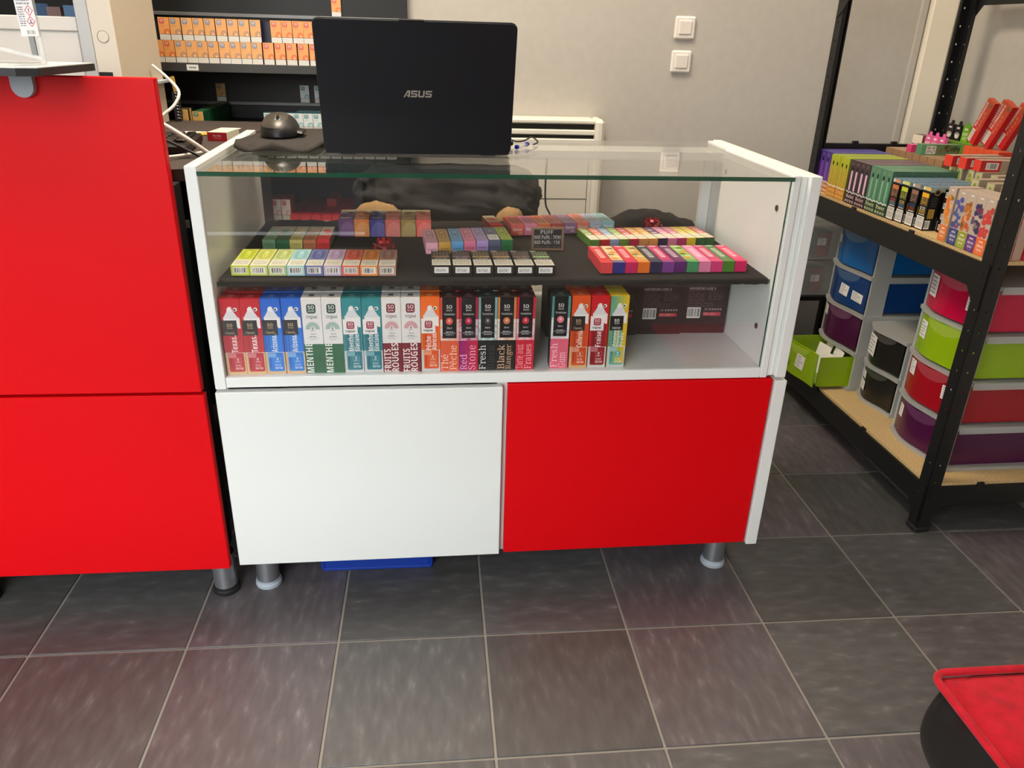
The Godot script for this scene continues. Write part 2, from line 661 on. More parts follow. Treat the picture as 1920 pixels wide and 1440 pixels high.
func carton(s: Vector3, side: Rect2i, front: Variant = null, top: Variant = null, right: Variant = null, left: Variant = null, bottom_at_zero := true) -> ArrayMesh:
	# a card box standing on y = 0, its front at +z; each face shows a region of the sheet
	var key := "c%s%s%s%s%s%s" % [s, side, front, top, right, left]
	if mesh_cache.has(key):
		return mesh_cache[key]
	var st := begin()
	var h := s * 0.5
	var y0 := 0.0 if bottom_at_zero else -h.y
	var y1 := y0 + s.y
	var fr: Rect2i = front if front != null else side
	var tp: Rect2i = top if top != null else side
	var rt: Rect2i = right if right != null else side
	var lf: Rect2i = left if left != null else side
	poly(st, [Vector3(-h.x, y1, h.z), Vector3(h.x, y1, h.z), Vector3(h.x, y0, h.z), Vector3(-h.x, y0, h.z)], Vector3.BACK, uv_of(fr))
	poly(st, [Vector3(h.x, y1, -h.z), Vector3(-h.x, y1, -h.z), Vector3(-h.x, y0, -h.z), Vector3(h.x, y0, -h.z)], Vector3.FORWARD, uv_of(side))
	poly(st, [Vector3(-h.x, y1, -h.z), Vector3(h.x, y1, -h.z), Vector3(h.x, y1, h.z), Vector3(-h.x, y1, h.z)], Vector3.UP, uv_of(tp))
	poly(st, [Vector3(-h.x, y0, h.z), Vector3(h.x, y0, h.z), Vector3(h.x, y0, -h.z), Vector3(-h.x, y0, -h.z)], Vector3.DOWN, uv_of(side))
	poly(st, [Vector3(h.x, y1, h.z), Vector3(h.x, y1, -h.z), Vector3(h.x, y0, -h.z), Vector3(h.x, y0, h.z)], Vector3.RIGHT, uv_of(rt))
	poly(st, [Vector3(-h.x, y1, -h.z), Vector3(-h.x, y1, h.z), Vector3(-h.x, y0, h.z), Vector3(-h.x, y0, -h.z)], Vector3.LEFT, uv_of(lf))
	mesh_cache[key] = st.commit()
	return mesh_cache[key]

func print_quad(w: float, h: float, r: Rect2i) -> ArrayMesh:      # a sticker: a thin card facing +z
	return carton(Vector3(w, h, 0.0006), plain(Color(0.9, 0.9, 0.88)), r, null, null, null, false)

func logo(r: Rect2i, x: float, y: float, w: float, h: float, bg: Variant, ink: Color):
	# the rounded square badge: SO over GOOD
	if bg != null:
		rrect(r, bg, x, y, w, h, 0.22)
	text(r, "SO", ink, x + w * 0.16, y + h * 0.12, w * 0.68, h * 0.42, "bold")
	text(r, "GOOD", ink, x + w * 0.16, y + h * 0.64, w * 0.68, h * 0.2, "bold")

# ---------------------------------------------------------------- room
const X0 := -1.35
const X1 := 2.52
const ZB := -1.74
const ZF := 1.75
const HC := 2.6

func ceiling_light(at: Vector3, w: float, d: float, c: Color, energy: float, glow: float, label: String):
	var t := thing("ceiling_light", label, "light", WORLD, at, 0.0, "ceiling light panels")
	var st := begin()
	for s in [-1.0, 1.0]:
		box(st, Vector3(s * (w * 0.5 + 0.008), -0.014, 0), Vector3(0.016, 0.028, d + 0.032), 0.002)
		box(st, Vector3(0, -0.014, s * (d * 0.5 + 0.008)), Vector3(w, 0.028, 0.016), 0.002)
	part("frame", st.commit(), M.white_plastic, t)
	var m := StandardMaterial3D.new()
	m.albedo_color = Color(0.95, 0.95, 0.95)
	m.emission_enabled = true
	m.emission = c
	m.emission_energy_multiplier = glow
	part("diffuser", bm(Vector3(w, 0.006, d)), m, t, Vector3(0, -0.012, 0))
	var l := AreaLight3D.new()
	l.name = "panel_light"
	l.area_size = Vector2(w, d)
	l.light_color = c
	l.light_energy = energy
	l.area_range = 8.0
	l.area_attenuation = 2.0
	l.shadow_enabled = true
	t.add_child(l)
	l.position = Vector3(0, -0.03, 0)
	l.rotation = Vector3(-PI / 2, 0, 0)

func build_room():
	# floor: grout bed and tiles, the tiles near the camera each a piece of their own
	var fl := structure("floor", bm0(Vector3(X0 - 0.1, -0.12, ZB - 0.1), Vector3(X1 + 0.1, -0.0025, ZF + 0.1)), M.grout)
	var tm := bm(Vector3(0.2950, 0.008, 0.2950), 0.0012)
	var rest := begin()
	for u in range(-5, 9):
		for v in range(-7, 6):
			var c := Vector3((u + 0.5) * 0.3, -0.004, -(v + 0.5) * 0.3)
			if c.x < X0 or c.x > X1 or c.z < ZB or c.z > ZF:
				continue
			if u >= -2 and u <= 8 and v >= -2 and v <= 5:
				var k := (u * 7 + v * 5 + (u * v) * 3 + 400) % 6
				if v <= 0 and u <= 3:
					k = [0, 1, 0, 2][(u + v * 3 + 16) % 4]
				elif u >= 3 and u <= 4 and v == 0:
					k = 1
				part("tile", tm, M["tile_%d" % k], fl, c)
			else:
				box(rest, c, Vector3(0.295, 0.008, 0.295))
	var r := part("tile_field", rest.commit(), M.tile_0, fl)
	r.set_meta("kind", "stuff")
	structure("wall_back", bm0(Vector3(X0 - 0.1, 0, ZB - 0.12), Vector3(X1 + 0.1, HC, ZB)), M.wall_paint)
	structure("wall_left", bm0(Vector3(X0 - 0.12, 0, ZB), Vector3(X0, HC, ZF)), M.wall_paint)
	structure("wall_right", bm0(Vector3(X1, 0, ZB), Vector3(X1 + 0.12, HC, ZF)), M.wall_paint)
	structure("ceiling", bm0(Vector3(X0 - 0.12, HC, ZB - 0.12), Vector3(X1 + 0.12, HC + 0.12, ZF + 0.12)), M.ceiling)
	# front wall with the shop window behind the camera
	var wx0 := -1.25
	var wx1 := 0.6
	var wy0 := 0.2
	var wy1 := 2.35
	var st := begin()
	box(st, Vector3((X0 + wx0) * 0.5, HC * 0.5, ZF + 0.06), Vector3(wx0 - X0, HC, 0.12))
	box(st, Vector3((wx1 + X1) * 0.5, HC * 0.5, ZF + 0.06), Vector3(X1 - wx1, HC, 0.12))
	box(st, Vector3((wx0 + wx1) * 0.5, wy0 * 0.5, ZF + 0.06), Vector3(wx1 - wx0, wy0, 0.12))
	box(st, Vector3((wx0 + wx1) * 0.5, (wy1 + HC) * 0.5, ZF + 0.06), Vector3(wx1 - wx0, HC - wy1, 0.12))
	structure("wall_front", st.commit(), M.wall_paint)
	var ws := begin()
	for x in [wx0 + 0.03, (wx0 + wx1) * 0.5, wx1 - 0.03]:
		box(ws, Vector3(x, (wy0 + wy1) * 0.5, ZF + 0.06), Vector3(0.06, wy1 - wy0, 0.07), 0.004)
	for y in [wy0 + 0.03, wy1 - 0.03]:
		box(ws, Vector3((wx0 + wx1) * 0.5, y, ZF + 0.06), Vector3(wx1 - wx0 - 0.12, 0.06, 0.07), 0.004)
	var win := structure("window_1", ws.commit(), M.rail_grey)
	for i in 2:
		var hw := (wx1 - wx0) * 0.25
		part("pane", bm(Vector3(hw * 2 - 0.08, wy1 - wy0 - 0.1, 0.006)), M.window_glass, win, Vector3(wx0 + hw * (1 + 2 * i), (wy0 + wy1) * 0.5, ZF + 0.06))
	# boxed pipe in the corner behind the rack, with a slim cable duct beside it
	structure("trim_1", bm0(Vector3(2.435, 0, ZB), Vector3(2.52, HC, ZB + 0.03), 0.003), M.pilaster_paint)
	structure("trim_2", bm0(Vector3(2.405, 0, ZB), Vector3(2.428, HC, ZB + 0.012), 0.002), M.wall_paint)
	var cb := begin()
	tube(cb, smooth_path([Vector3(2.512, 2.2, -1.02), Vector3(2.512, 1.7, -1.03), Vector3(2.513, 1.3, -1.05), Vector3(2.512, 1.12, -1.10), Vector3(2.512, 0.95, -1.12), Vector3(2.512, 0.5, -1.14)]), 0.004, 6)
	single("wall_cable", "thin white cable running down the wall behind the steel rack", "cable", cb.commit(), M.cable_white, WORLD, Transform3D.IDENTITY)
	ceiling_light(Vector3(0.2, HC, 0.75), 1.2, 0.6, Color(1.0, 0.98, 0.95), 0.6, 1.2, "large white ceiling light panel above the customers' side")
	ceiling_light(Vector3(0.55, HC, -0.90), 0.6, 0.6, Color(1.0, 0.935, 0.84), 3.9, 4.0, "square warm ceiling light panel above the counter")
	ceiling_light(Vector3(1.95, HC, -1.15), 0.6, 0.6, Color(1.0, 0.935, 0.85), 0.75, 2.0, "square warm ceiling light panel beside the steel rack")
	# light switches
	for i in 2:
		var y: float = [1.172, 1.071][i]
		var x: float = [1.62, 1.619][i]
		var t := thing("light_switch", ["upper white square light switch on the bare wall", "lower white square light switch on the bare wall"][i], "switch", WORLD, Vector3(x, y, ZB), 0.0, "wall light switches")
		part("plate", bm(Vector3(0.068, 0.068, 0.011), 0.005), M.switch, t, Vector3(0, 0, 0.0055))
		part("rocker", bm(Vector3(0.040, 0.040, 0.006), 0.0015), M.switch, t, Vector3(0, 0.001, 0.0125), Basis(Vector3.RIGHT, 0.05))

# ---------------------------------------------------------------- white display case
func foot(parent: Node3D, at: Vector3, ring_dark: bool, tall: float):
	var st := begin()
	lathe(st, [Vector2(0.0245, 0.018), Vector2(0.0245, tall)], 28)
	var f := part("leg", st.commit(), M.aluminium, parent, at)
	var s2 := begin()
	lathe(s2, [Vector2(0.0, 0.0), Vector2(0.026, 0.0), Vector2(0.0285, 0.003), Vector2(0.0285, 0.010), Vector2(0.026, 0.013), Vector2(0.026, 0.018), Vector2(0.0, 0.018)], 28)
	part("foot_ring", s2.commit(), M.rubber if ring_dark else M.grey_plastic, f)

func build_case():
	var t := thing("display_case", "white counter display case with glass top, glass front and two low doors", "display case", CAB, Vector3.ZERO)
	var W := 1.118
	var D := 0.53
	# lower cabinet
	var st := begin()
	box(st, Vector3(0.013, 0.30, -0.020 - 0.25), Vector3(0.022, 0.42, 0.50), 0.001)
	box(st, Vector3(W - 0.011, 0.30, -0.27), Vector3(0.022, 0.42, 0.50), 0.001)
	box(st, Vector3(0.563, 0.30, -0.27), Vector3(0.03, 0.42, 0.50), 0.001)
	box(st, Vector3(0.5, 0.10, -0.27), Vector3(0.95, 0.02, 0.498), 0.001)
	box(st, Vector3(0.56, 0.30, -0.525), Vector3(1.09, 0.42, 0.01))
	part("lower_cabinet", st.commit(), M.white_board, t)
	part("door", bm0(Vector3(0.003, 0.092, -0.018), Vector3(0.558, 0.498, 0.0), 0.0012), M.white_board, t).set_meta("label", "white door")
	part("door", bm0(Vector3(0.568, 0.096, -0.018), Vector3(1.120, 0.504, 0.0), 0.0012), M.red_board, t).set_meta("label", "glossy red door")
	# outer cover panels on the right
	part("cover_panel", bm0(Vector3(1.124, 0.092, -D), Vector3(1.149, 0.502, 0.004), 0.0012), M.white_board, t)
	part("cover_panel", bm0(Vector3(1.1215, 0.509, -D), Vector3(1.143, 0.915, 0.004), 0.0012), M.white_board, t)
	# upper case frame
	part("side_panel", bm0(Vector3(0.004, 0.503, -D), Vector3(0.0245, 0.921, -0.004), 0.0012), M.white_board, t)
	part("side_panel", bm0(Vector3(1.092, 0.506, -0.365), Vector3(1.106, 0.915, -0.004), 0.0012), M.white_board, t)
	part("spacer_panel", bm0(Vector3(1.1065, 0.509, -D + 0.005), Vector3(1.121, 0.913, -0.009), 0.001), M.white_board, t)
	part("back_post", bm0(Vector3(1.082, 0.528, -0.475), Vector3(1.1055, 0.885, -0.458), 0.001), M.white_board, t)
	part("base_board", bm0(Vector3(0.0250, 0.506, -D), Vector3(1.0915, 0.527, -0.005), 0.001), M.white_board, t)
	part("back_rail", bm0(Vector3(0.0250, 0.886, -0.47), Vector3(1.0915, 0.9045, -0.378), 0.001), M.white_board, t)
	# glass
	var top := part("glass_top", bm0(Vector3(0.0252, 0.9055, -0.505), Vector3(1.0910, 0.9125, 0.0)), M.glass_top, t)
	part("polished_edge", bm0(Vector3(0.0252, 0.9052, 0.0), Vector3(1.0910, 0.9128, 0.0014)), M.glass_edge, top)
	var fg := part("glass_front", bm0(Vector3(0.0255, 0.5275, -0.0155), Vector3(1.0905, 0.9035, -0.0115)), M.glass, t)
	part("polished_edge", bm0(Vector3(1.0905, 0.5275, -0.0155), Vector3(1.0918, 0.9035, -0.0115)), M.glass_edge, fg)
	var sh := part("glass_shelf", bm0(Vector3(0.0255, 0.700, -0.45), Vector3(1.0915, 0.708, -0.034)), M.glass_top, t)
	part("polished_edge", bm0(Vector3(0.0255, 0.6998, -0.034), Vector3(1.0915, 0.7082, -0.0325)), M.glass_edge, sh)
	# dowel screws in the right panel and the small stops in the left one
	for q in [[0.868, -0.342], [0.845, -0.056], [0.600, -0.060]]:
		var s := begin()
		lathe(s, [Vector2(0.0, 0.0022), Vector2(0.0022, 0.0022), Vector2(0.0024, 0.0006), Vector2(0.0038, 0.0016), Vector2(0.0058, 0.0018), Vector2(0.0062, 0.0)].map(func(v): return v), 16)
		part("screw_cap", s.commit(), M.screw, t, Vector3(1.092, q[0], q[1]), Basis(Vector3.BACK, PI / 2))
	for z in [-0.06, -0.30]:
		part("shelf_peg", bm(Vector3(0.008, 0.006, 0.006), 0.001), M.grey_plastic, t, Vector3(0.0285, 0.6965, z))
		part("shelf_peg", bm(Vector3(0.008, 0.006, 0.006), 0.001), M.grey_plastic, t, Vector3(1.088, 0.6965, z))
	# legs
	for q in [[0.046, -0.055], [1.078, -0.055], [0.046, -0.46], [1.078, -0.46]]:
		foot(t, Vector3(q[0], 0, q[1]), false, 0.092)
	# black cloth laid over the glass shelf, hanging a little over its front edge
	var n := FastNoiseLite.new()
	n.seed = 5
	n.frequency = 9.0
	var f := func(u: float, v: float) -> Vector3:
		var x := lerpf(0.030, 1.087, u)
		var z := lerpf(-0.515, -0.0322, minf(v / 0.94, 1.0))
		var y := 0.7105
		y += 0.0012 * n.get_noise_2d(x * 0.6, z * 0.6)
		if v > 0.94:
			var k := (v - 0.94) / 0.06
			y -= 0.0105 * k + 0.0035 * k * absf(n.get_noise_1d(u * 2.2) + 0.3 * sin(u * 31.0))
			z = -0.0318 + 0.0012 * k
		var b := smoothstep(0.07, 0.0, v)        # bunched up along the back
		y += b * 0.005 * (1.0 + n.get_noise_2d(x * 2.0, z))
		y += smoothstep(0.14, 0.0, absf(u - 0.885)) * smoothstep(0.20, 0.06, v) * (0.032 + 0.010 * n.get_noise_2d(x * 2.6, z * 2.6))
		y += 0.004 * smoothstep(0.012, 0.0, u) * smoothstep(0.6, 1.0, v)
		return Vector3(x, y, z)
	single("shelf_cloth", "black cloth spread over the glass shelf inside the display case", "cloth", grid_mesh(120, 60, f), M.black_cloth, CAB, Transform3D.IDENTITY)
	# blue tray on the floor underneath
	var tr := thing("blue_tray", "flat blue plastic tray on the floor under the display case", "tray", WORLD, Vector3(0.665, 0, -0.68))
	var ts := begin()
	box(ts, Vector3(0, 0.004, 0), Vector3(0.25, 0.008, 0.30), 0.002)
	for s in [-1.0, 1.0]:
		box(ts, Vector3(s * 0.1235, 0.024, 0), Vector3(0.008, 0.036, 0.30), 0.002)
		box(ts, Vector3(0, 0.024, s * 0.146), Vector3(0.24, 0.036, 0.008), 0.002)
	part("base", ts.commit(), M.blue_plastic, tr)
	var rs := begin()
	for s in [-1.0, 1.0]:
		box(rs, Vector3(s * 0.126, 0.044, 0), Vector3(0.014, 0.006, 0.314), 0.002)
		box(rs, Vector3(0, 0.044, s * 0.150), Vector3(0.238, 0.006, 0.014), 0.002)
	part("rim", rs.commit(), M.blue_plastic, tr)

# ---------------------------------------------------------------- red counter at the left
func build_red_counter():
	var z := -0.432
	var t := thing("red_counter", "tall counter with two glossy red front panels beside the display case", "counter", WORLD, Vector3(0, 0, 0))
	var st := begin()
	box(st, Vector3(-0.14, 0.49, z - 0.022 - 0.038), Vector3(0.98, 0.78, 0.076), 0.001)
	part("body", st.commit(), M.dark_core, t)
	part("front_panel", bm0(Vector3(-0.62, 0.5045, z - 0.018), Vector3(0.3635, 1.060, z), 0.0015), M.red_board, t).set_meta("label", "upper red front panel")
	part("front_panel", bm0(Vector3(-0.62, 0.092, z - 0.018), Vector3(0.3665, 0.4985, z), 0.0015), M.red_board, t).set_meta("label", "lower red front panel")
	foot(t, Vector3(0.338, 0, -0.482), true, 0.10)
	foot(t, Vector3(-0.165, 0, -0.482), true, 0.10)
	# fold-out ledge with a dark edge over the red front, on a rounded bracket
	var l := thing("ledge", "small white ledge with a dark edge jutting over the red counter", "shelf", WORLD, Vector3.ZERO)
	var o := [Vector2(-0.62, -0.285), Vector2(0.225, -0.285), Vector2(0.25, -0.297), Vector2(0.258, -0.48), Vector2(-0.62, -0.48)]
	var s2 := begin()
	prism(s2, o, Vector3(0, 1.0665, 0), Vector3.RIGHT, Vector3.BACK, Vector3.UP, 0.0105)
	part("dark_edge", s2.commit(), M.black_board, l)
	var oi := [Vector2(-0.62, -0.2865), Vector2(0.2245, -0.2865), Vector2(0.2485, -0.298), Vector2(0.2565, -0.48), Vector2(-0.62, -0.48)]
	var s3 := begin()
	prism(s3, oi, Vector3(0, 1.0771, 0), Vector3.RIGHT, Vector3.BACK, Vector3.UP, 0.0012)
	part("white_top", s3.commit(), M.white_board, l)
	var br := begin()
	var hp := [Vector2(0.017, 0.036), Vector2(-0.017, 0.036)]
	for i in 13:
		var a := PI + PI * i / 12.0
		hp.append(Vector2(cos(a) * 0.017, sin(a) * 0.017 + 0.014))
	prism(br, hp, Vector3(0.166, 1.0302, z + 0.0005), Vector3.RIGHT, Vector3.UP, Vector3.BACK, 0.012)
	part("bracket", br.commit(), M.grey_plastic, l)

# ---------------------------------------------------------------- steel rack
func post_mesh(h: float, sx: float, sz: float) -> ArrayMesh:
	# an angle post with a row of holes in each flange; its corner at the origin, flanges towards sx * x and sz * z
	var st := begin()
	var w := 0.036
	var th := 0.002
	var pitch := 0.05
	var ho := 0.005
	for fl in 2:
		var ax := Vector3(sx, 0, 0) if fl == 0 else Vector3(0, 0, sz)
		var tt := Vector3(0, 0, sz) if fl == 0 else Vector3(sx, 0, 0)
		var full := func(a: float, b: float, y0: float, y1: float):
			var c := ax * (a + b) * 0.5 + tt * th * 0.5 + Vector3.UP * (y0 + y1) * 0.5
			box(st, c, (ax.abs() * (b - a)) + tt.abs() * th + Vector3.UP * (y1 - y0))
		full.call(0.0, 0.015, 0.0, h)
		full.call(0.015 + ho, w, 0.0, h)
		var y := 0.0
		while y < h:
			full.call(0.015, 0.015 + ho, y, minf(y + pitch - ho, h))
			y += pitch
		# rolled lip at the free edge
		box(st, ax * (w - 0.002) + tt * 0.006 + Vector3.UP * h * 0.5, ax.abs() * 0.004 + tt.abs() * 0.010 + Vector3.UP * h)
	return st.commit()

func beam_mesh(len_: float, hgt: float, gus: float) -> ArrayMesh:
	# a folded beam along +x, its top at y = 0, deeper at both ends where it hooks into the posts
	var st := begin()
	var o := [Vector2(0, 0), Vector2(len_, 0), Vector2(len_, -gus), Vector2(len_ - 0.03, -gus * 0.82), Vector2(len_ - 0.055, -hgt), Vector2(0.055, -hgt), Vector2(0.03, -gus * 0.82), Vector2(0, -gus)]
	prism(st, o, Vector3.ZERO, Vector3.RIGHT, Vector3.UP, Vector3.BACK, 0.0018)
	box(st, Vector3(len_ * 0.5, -0.001, -0.008), Vector3(len_ - 0.06, 0.002, 0.018))
	for x in [0.34, 0.66]:
		box(st, Vector3(len_ * x, 0.003, -0.004), Vector3(0.018, 0.010, 0.012), 0.001)
	return st.commit()

func bolts(parent: Node3D, len_: float):
	for x in [0.020, len_ - 0.020]:
		var s := begin()
		lathe(s, [Vector2(0.0055, 0.0), Vector2(0.0055, 0.0012), Vector2(0.0, 0.0016)], 10)
		part("rivet", s.commit(), M.rubber, parent, Vector3(x, -0.028, 0.0018), Basis(Vector3.RIGHT, PI / 2))

func build_rack():
	var L := 0.90
	var D := 0.42
	var t := thing("steel_rack", "black boltless steel rack with chipboard shelves at the right", "rack", RK, Vector3.ZERO)
	var H := 1.36
	for q in [[0.0, 0.0, 1, -1], [0.0, -L, 1, 1], [D, -L, -1, 1], [D, 0.0, -1, -1]]:
		var p := part("post", post_mesh(H, q[2], q[3]), M.steel_black, t, Vector3(q[0], 0, q[1]))
		part("foot_cap", bm(Vector3(0.042, 0.014, 0.042), 0.003), M.rubber, p, Vector3(q[2] * 0.018, 0.0075, q[3] * 0.018))
	var bl := beam_mesh(L - 0.008, 0.060, 0.108)
	var bs := beam_mesh(D - 0.008, 0.055, 0.10)
	var lv := [0.136, 0.704, 1.314]
	for y in lv:
		# long beams along z at both long sides
		var b := part("beam", bl, M.steel_black, t, Vector3(-0.0005, y, -0.004), Basis(Vector3.UP, PI / 2))
		b.transform.basis = Basis(Vector3(0, 0, -1), Vector3(0, 1, 0), Vector3(-1, 0, 0)) * Basis.from_scale(Vector3(1, 1, 1))
		bolts(b, L - 0.008)
		var b2 := part("beam", bl, M.steel_black, t, Vector3(D, y, -L + 0.004))
		b2.transform.basis = Basis(Vector3(0, 0, 1), Vector3(0, 1, 0), Vector3(1, 0, 0)) * Basis(Vector3.UP, 0.0)
		if y < 1.0:
			part("board", bm0(Vector3(0.004, y + 0.0004, -L + 0.004), Vector3(D - 0.004, y + 0.0088, -0.004)), M.chipboard, t)
	for q in [[0.136, 0.0], [0.136, -L], [0.850, -L]]:
		var e := part("end_beam", bs, M.steel_black, t, Vector3(0.004, q[0], q[1] if q[1] == 0.0 else q[1] - 0.0015))
		bolts(e, D - 0.008)
	build_towers()

# a tower of drawers, front at +z of its own axes; specs: colour key of each drawer from the top, pulled: how far out
func drawer(parent: Node3D, W: float, D: float, h: float, key: String, y: float, pull: float, stickers: Array, contents: bool) -> Node3D:
	var front := func(u: float, v: float) -> Vector3:
		var x := (u - 0.5) * (W - 0.012)
		var z := 0.016 * cos(PI * (u - 0.5) * 1.0) + 0.006 * sin(TAU * u)
		return Vector3(x, v * h, D * 0.5 - 0.004 + z)
	var st := begin()
	var N := 16
	for i in N:
		var a: Vector3 = front.call(float(i) / N, 0.0)
		var b: Vector3 = front.call(float(i + 1) / N, 0.0)
		var n := (b - a).cross(Vector3.UP).normalized()
		if n.z < 0:
			n = -n
		var up := Vector3.UP * h
		poly(st, [a, b, b + up, a + up], n)
		var bk := Vector3(0, 0, -0.003)
		poly(st, [a + bk, b + bk, b + up + bk, a + up + bk], -n)
		poly(st, [a + up, b + up, b + up + bk, a + up + bk], Vector3.UP)
	var d := part("drawer", st.commit(), M[key], parent, Vector3(0, y, pull))
	d.set_meta("label", key.trim_prefix("drawer_") + " translucent drawer" + (" pulled open" if pull > 0.02 else ""))
	var s2 := begin()
	box(s2, Vector3(0, 0.0015, -0.01), Vector3(W - 0.02, 0.003, D - 0.03))
	for s in [-1.0, 1.0]:
		box(s2, Vector3(s * (W * 0.5 - 0.012), h * 0.46, -0.006), Vector3(0.003, h * 0.92 - 0.004, D - 0.024))
	box(s2, Vector3(0, h * 0.46, -D * 0.5 + 0.012), Vector3(W - 0.03, h * 0.92 - 0.004, 0.003))
	part("tray", s2.commit(), M[key], d)
	# scooped finger grip: a bowl-shaped lip under the top edge
	var g := begin()
	var R := W * 0.27
	for i in 12:
		for j in 4:
			var q := []
			for k in [[i, j], [i + 1, j], [i + 1, j + 1], [i, j + 1]]:
				var a: float = PI + PI * k[0] / 12.0
				var r: float = R * (1.0 - 0.25 * k[1])
				var bulge: float = 0.010 * (1.0 - pow(k[1] / 4.0, 2.0)) * 0.0 + 0.011 * (k[1] / 4.0)
				var f: Vector3 = front.call(clampf(0.5 + cos(a) * r / W, 0, 1), 0.0)
				q.append(Vector3(cos(a) * r, h - 0.004 + sin(a) * r * 0.52, f.z + 0.0006 + bulge))
			poly(g, q, Vector3(0, 0.2, 1).normalized())
	part("grip", g.commit(), M[key.replace("drawer_", "grip_")], d)
	for s in stickers:           # [x share, y share, width, height, tilt]
		var f: Vector3 = front.call(s[0], 0.0)
		var f2: Vector3 = front.call(minf(s[0] + 0.05, 1.0), 0.0)
		var yaw := -atan2(f2.z - f.z, f2.x - f.x)
		part("sticker", print_quad(s[2], s[3], sticker_art(int(s[0] * 97 + s[1] * 31) % 3)), sheet_mat, d, Vector3(f.x, h * s[1], f.z + 0.0016), Basis(Vector3.UP, yaw) * Basis(Vector3.BACK, s[4]))
	return d

func sticker_art(i: int) -> Rect2i:
	var key := "sticker%d" % i
	if not art.has(key):
		var r := alloc(60, 60)
		fill(r, Color(0.93, 0.92, 0.90))
		for k in 5:
			lines(r, Color(0.35, 0.34, 0.42), 0.1, 0.1 + 0.17 * k, rng.randf_range(0.4, 0.8), 0.1, 1, 0.55)
		art[key] = r
	return art[key]

func tower(label: String, z_mid: float, W: float, D: float, x_front: float, specs: Array, hh: float, base_y: float, pw := 0.016) -> Node3D:
	# front faces the aisle (-x of the rack)
	var t := thing("drawer_tower", label, "drawers", RK, Vector3(x_front + D * 0.5, base_y, z_mid), -PI / 2, "plastic drawer towers on the rack")
	var n := specs.size()
	for s in [-1.0, 1.0]:
		for zz in [D * 0.5 - 0.004 - pw * 0.5, -D * 0.5 + pw * 0.5]:
			part("corner_post", bm(Vector3(0.006, n * hh, pw), 0.002), M.frost, t, Vector3(s * (W * 0.5 - 0.003), n * hh * 0.5, zz))
	for i in n + 1:
		var ps := []
		var N := 16
		for k in N + 1:
			var u := float(k) / N
			ps.append(Vector2((u - 0.5) * W, D * 0.5 + 0.001 + 0.016 * cos(PI * (u - 0.5)) + 0.006 * sin(TAU * u)))
		ps.append(Vector2(W * 0.5, -D * 0.5))
		ps.append(Vector2(-W * 0.5, -D * 0.5))
		var s := begin()
		prism(s, ps, Vector3(0, i * hh - (0.0 if i == 0 else 0.005), 0), Vector3.RIGHT, Vector3.BACK, Vector3.UP, 0.010)
		if i > 0:
			for sd in [-1.0, 1.0]:
				box(s, Vector3(sd * (W * 0.5 + 0.001), i * hh - 0.004, -0.004), Vector3(0.004, 0.018, D - 0.02))
		part("tier_frame", s.commit(), M.frost, t)
	for i in n:
		var sp: Dictionary = specs[i]
		drawer(t, W - 0.010, D, hh - 0.012, sp.key, (n - 1 - i) * hh + 0.0105, sp.get("pull", 0.0), sp.get("st", []), true)
	return t

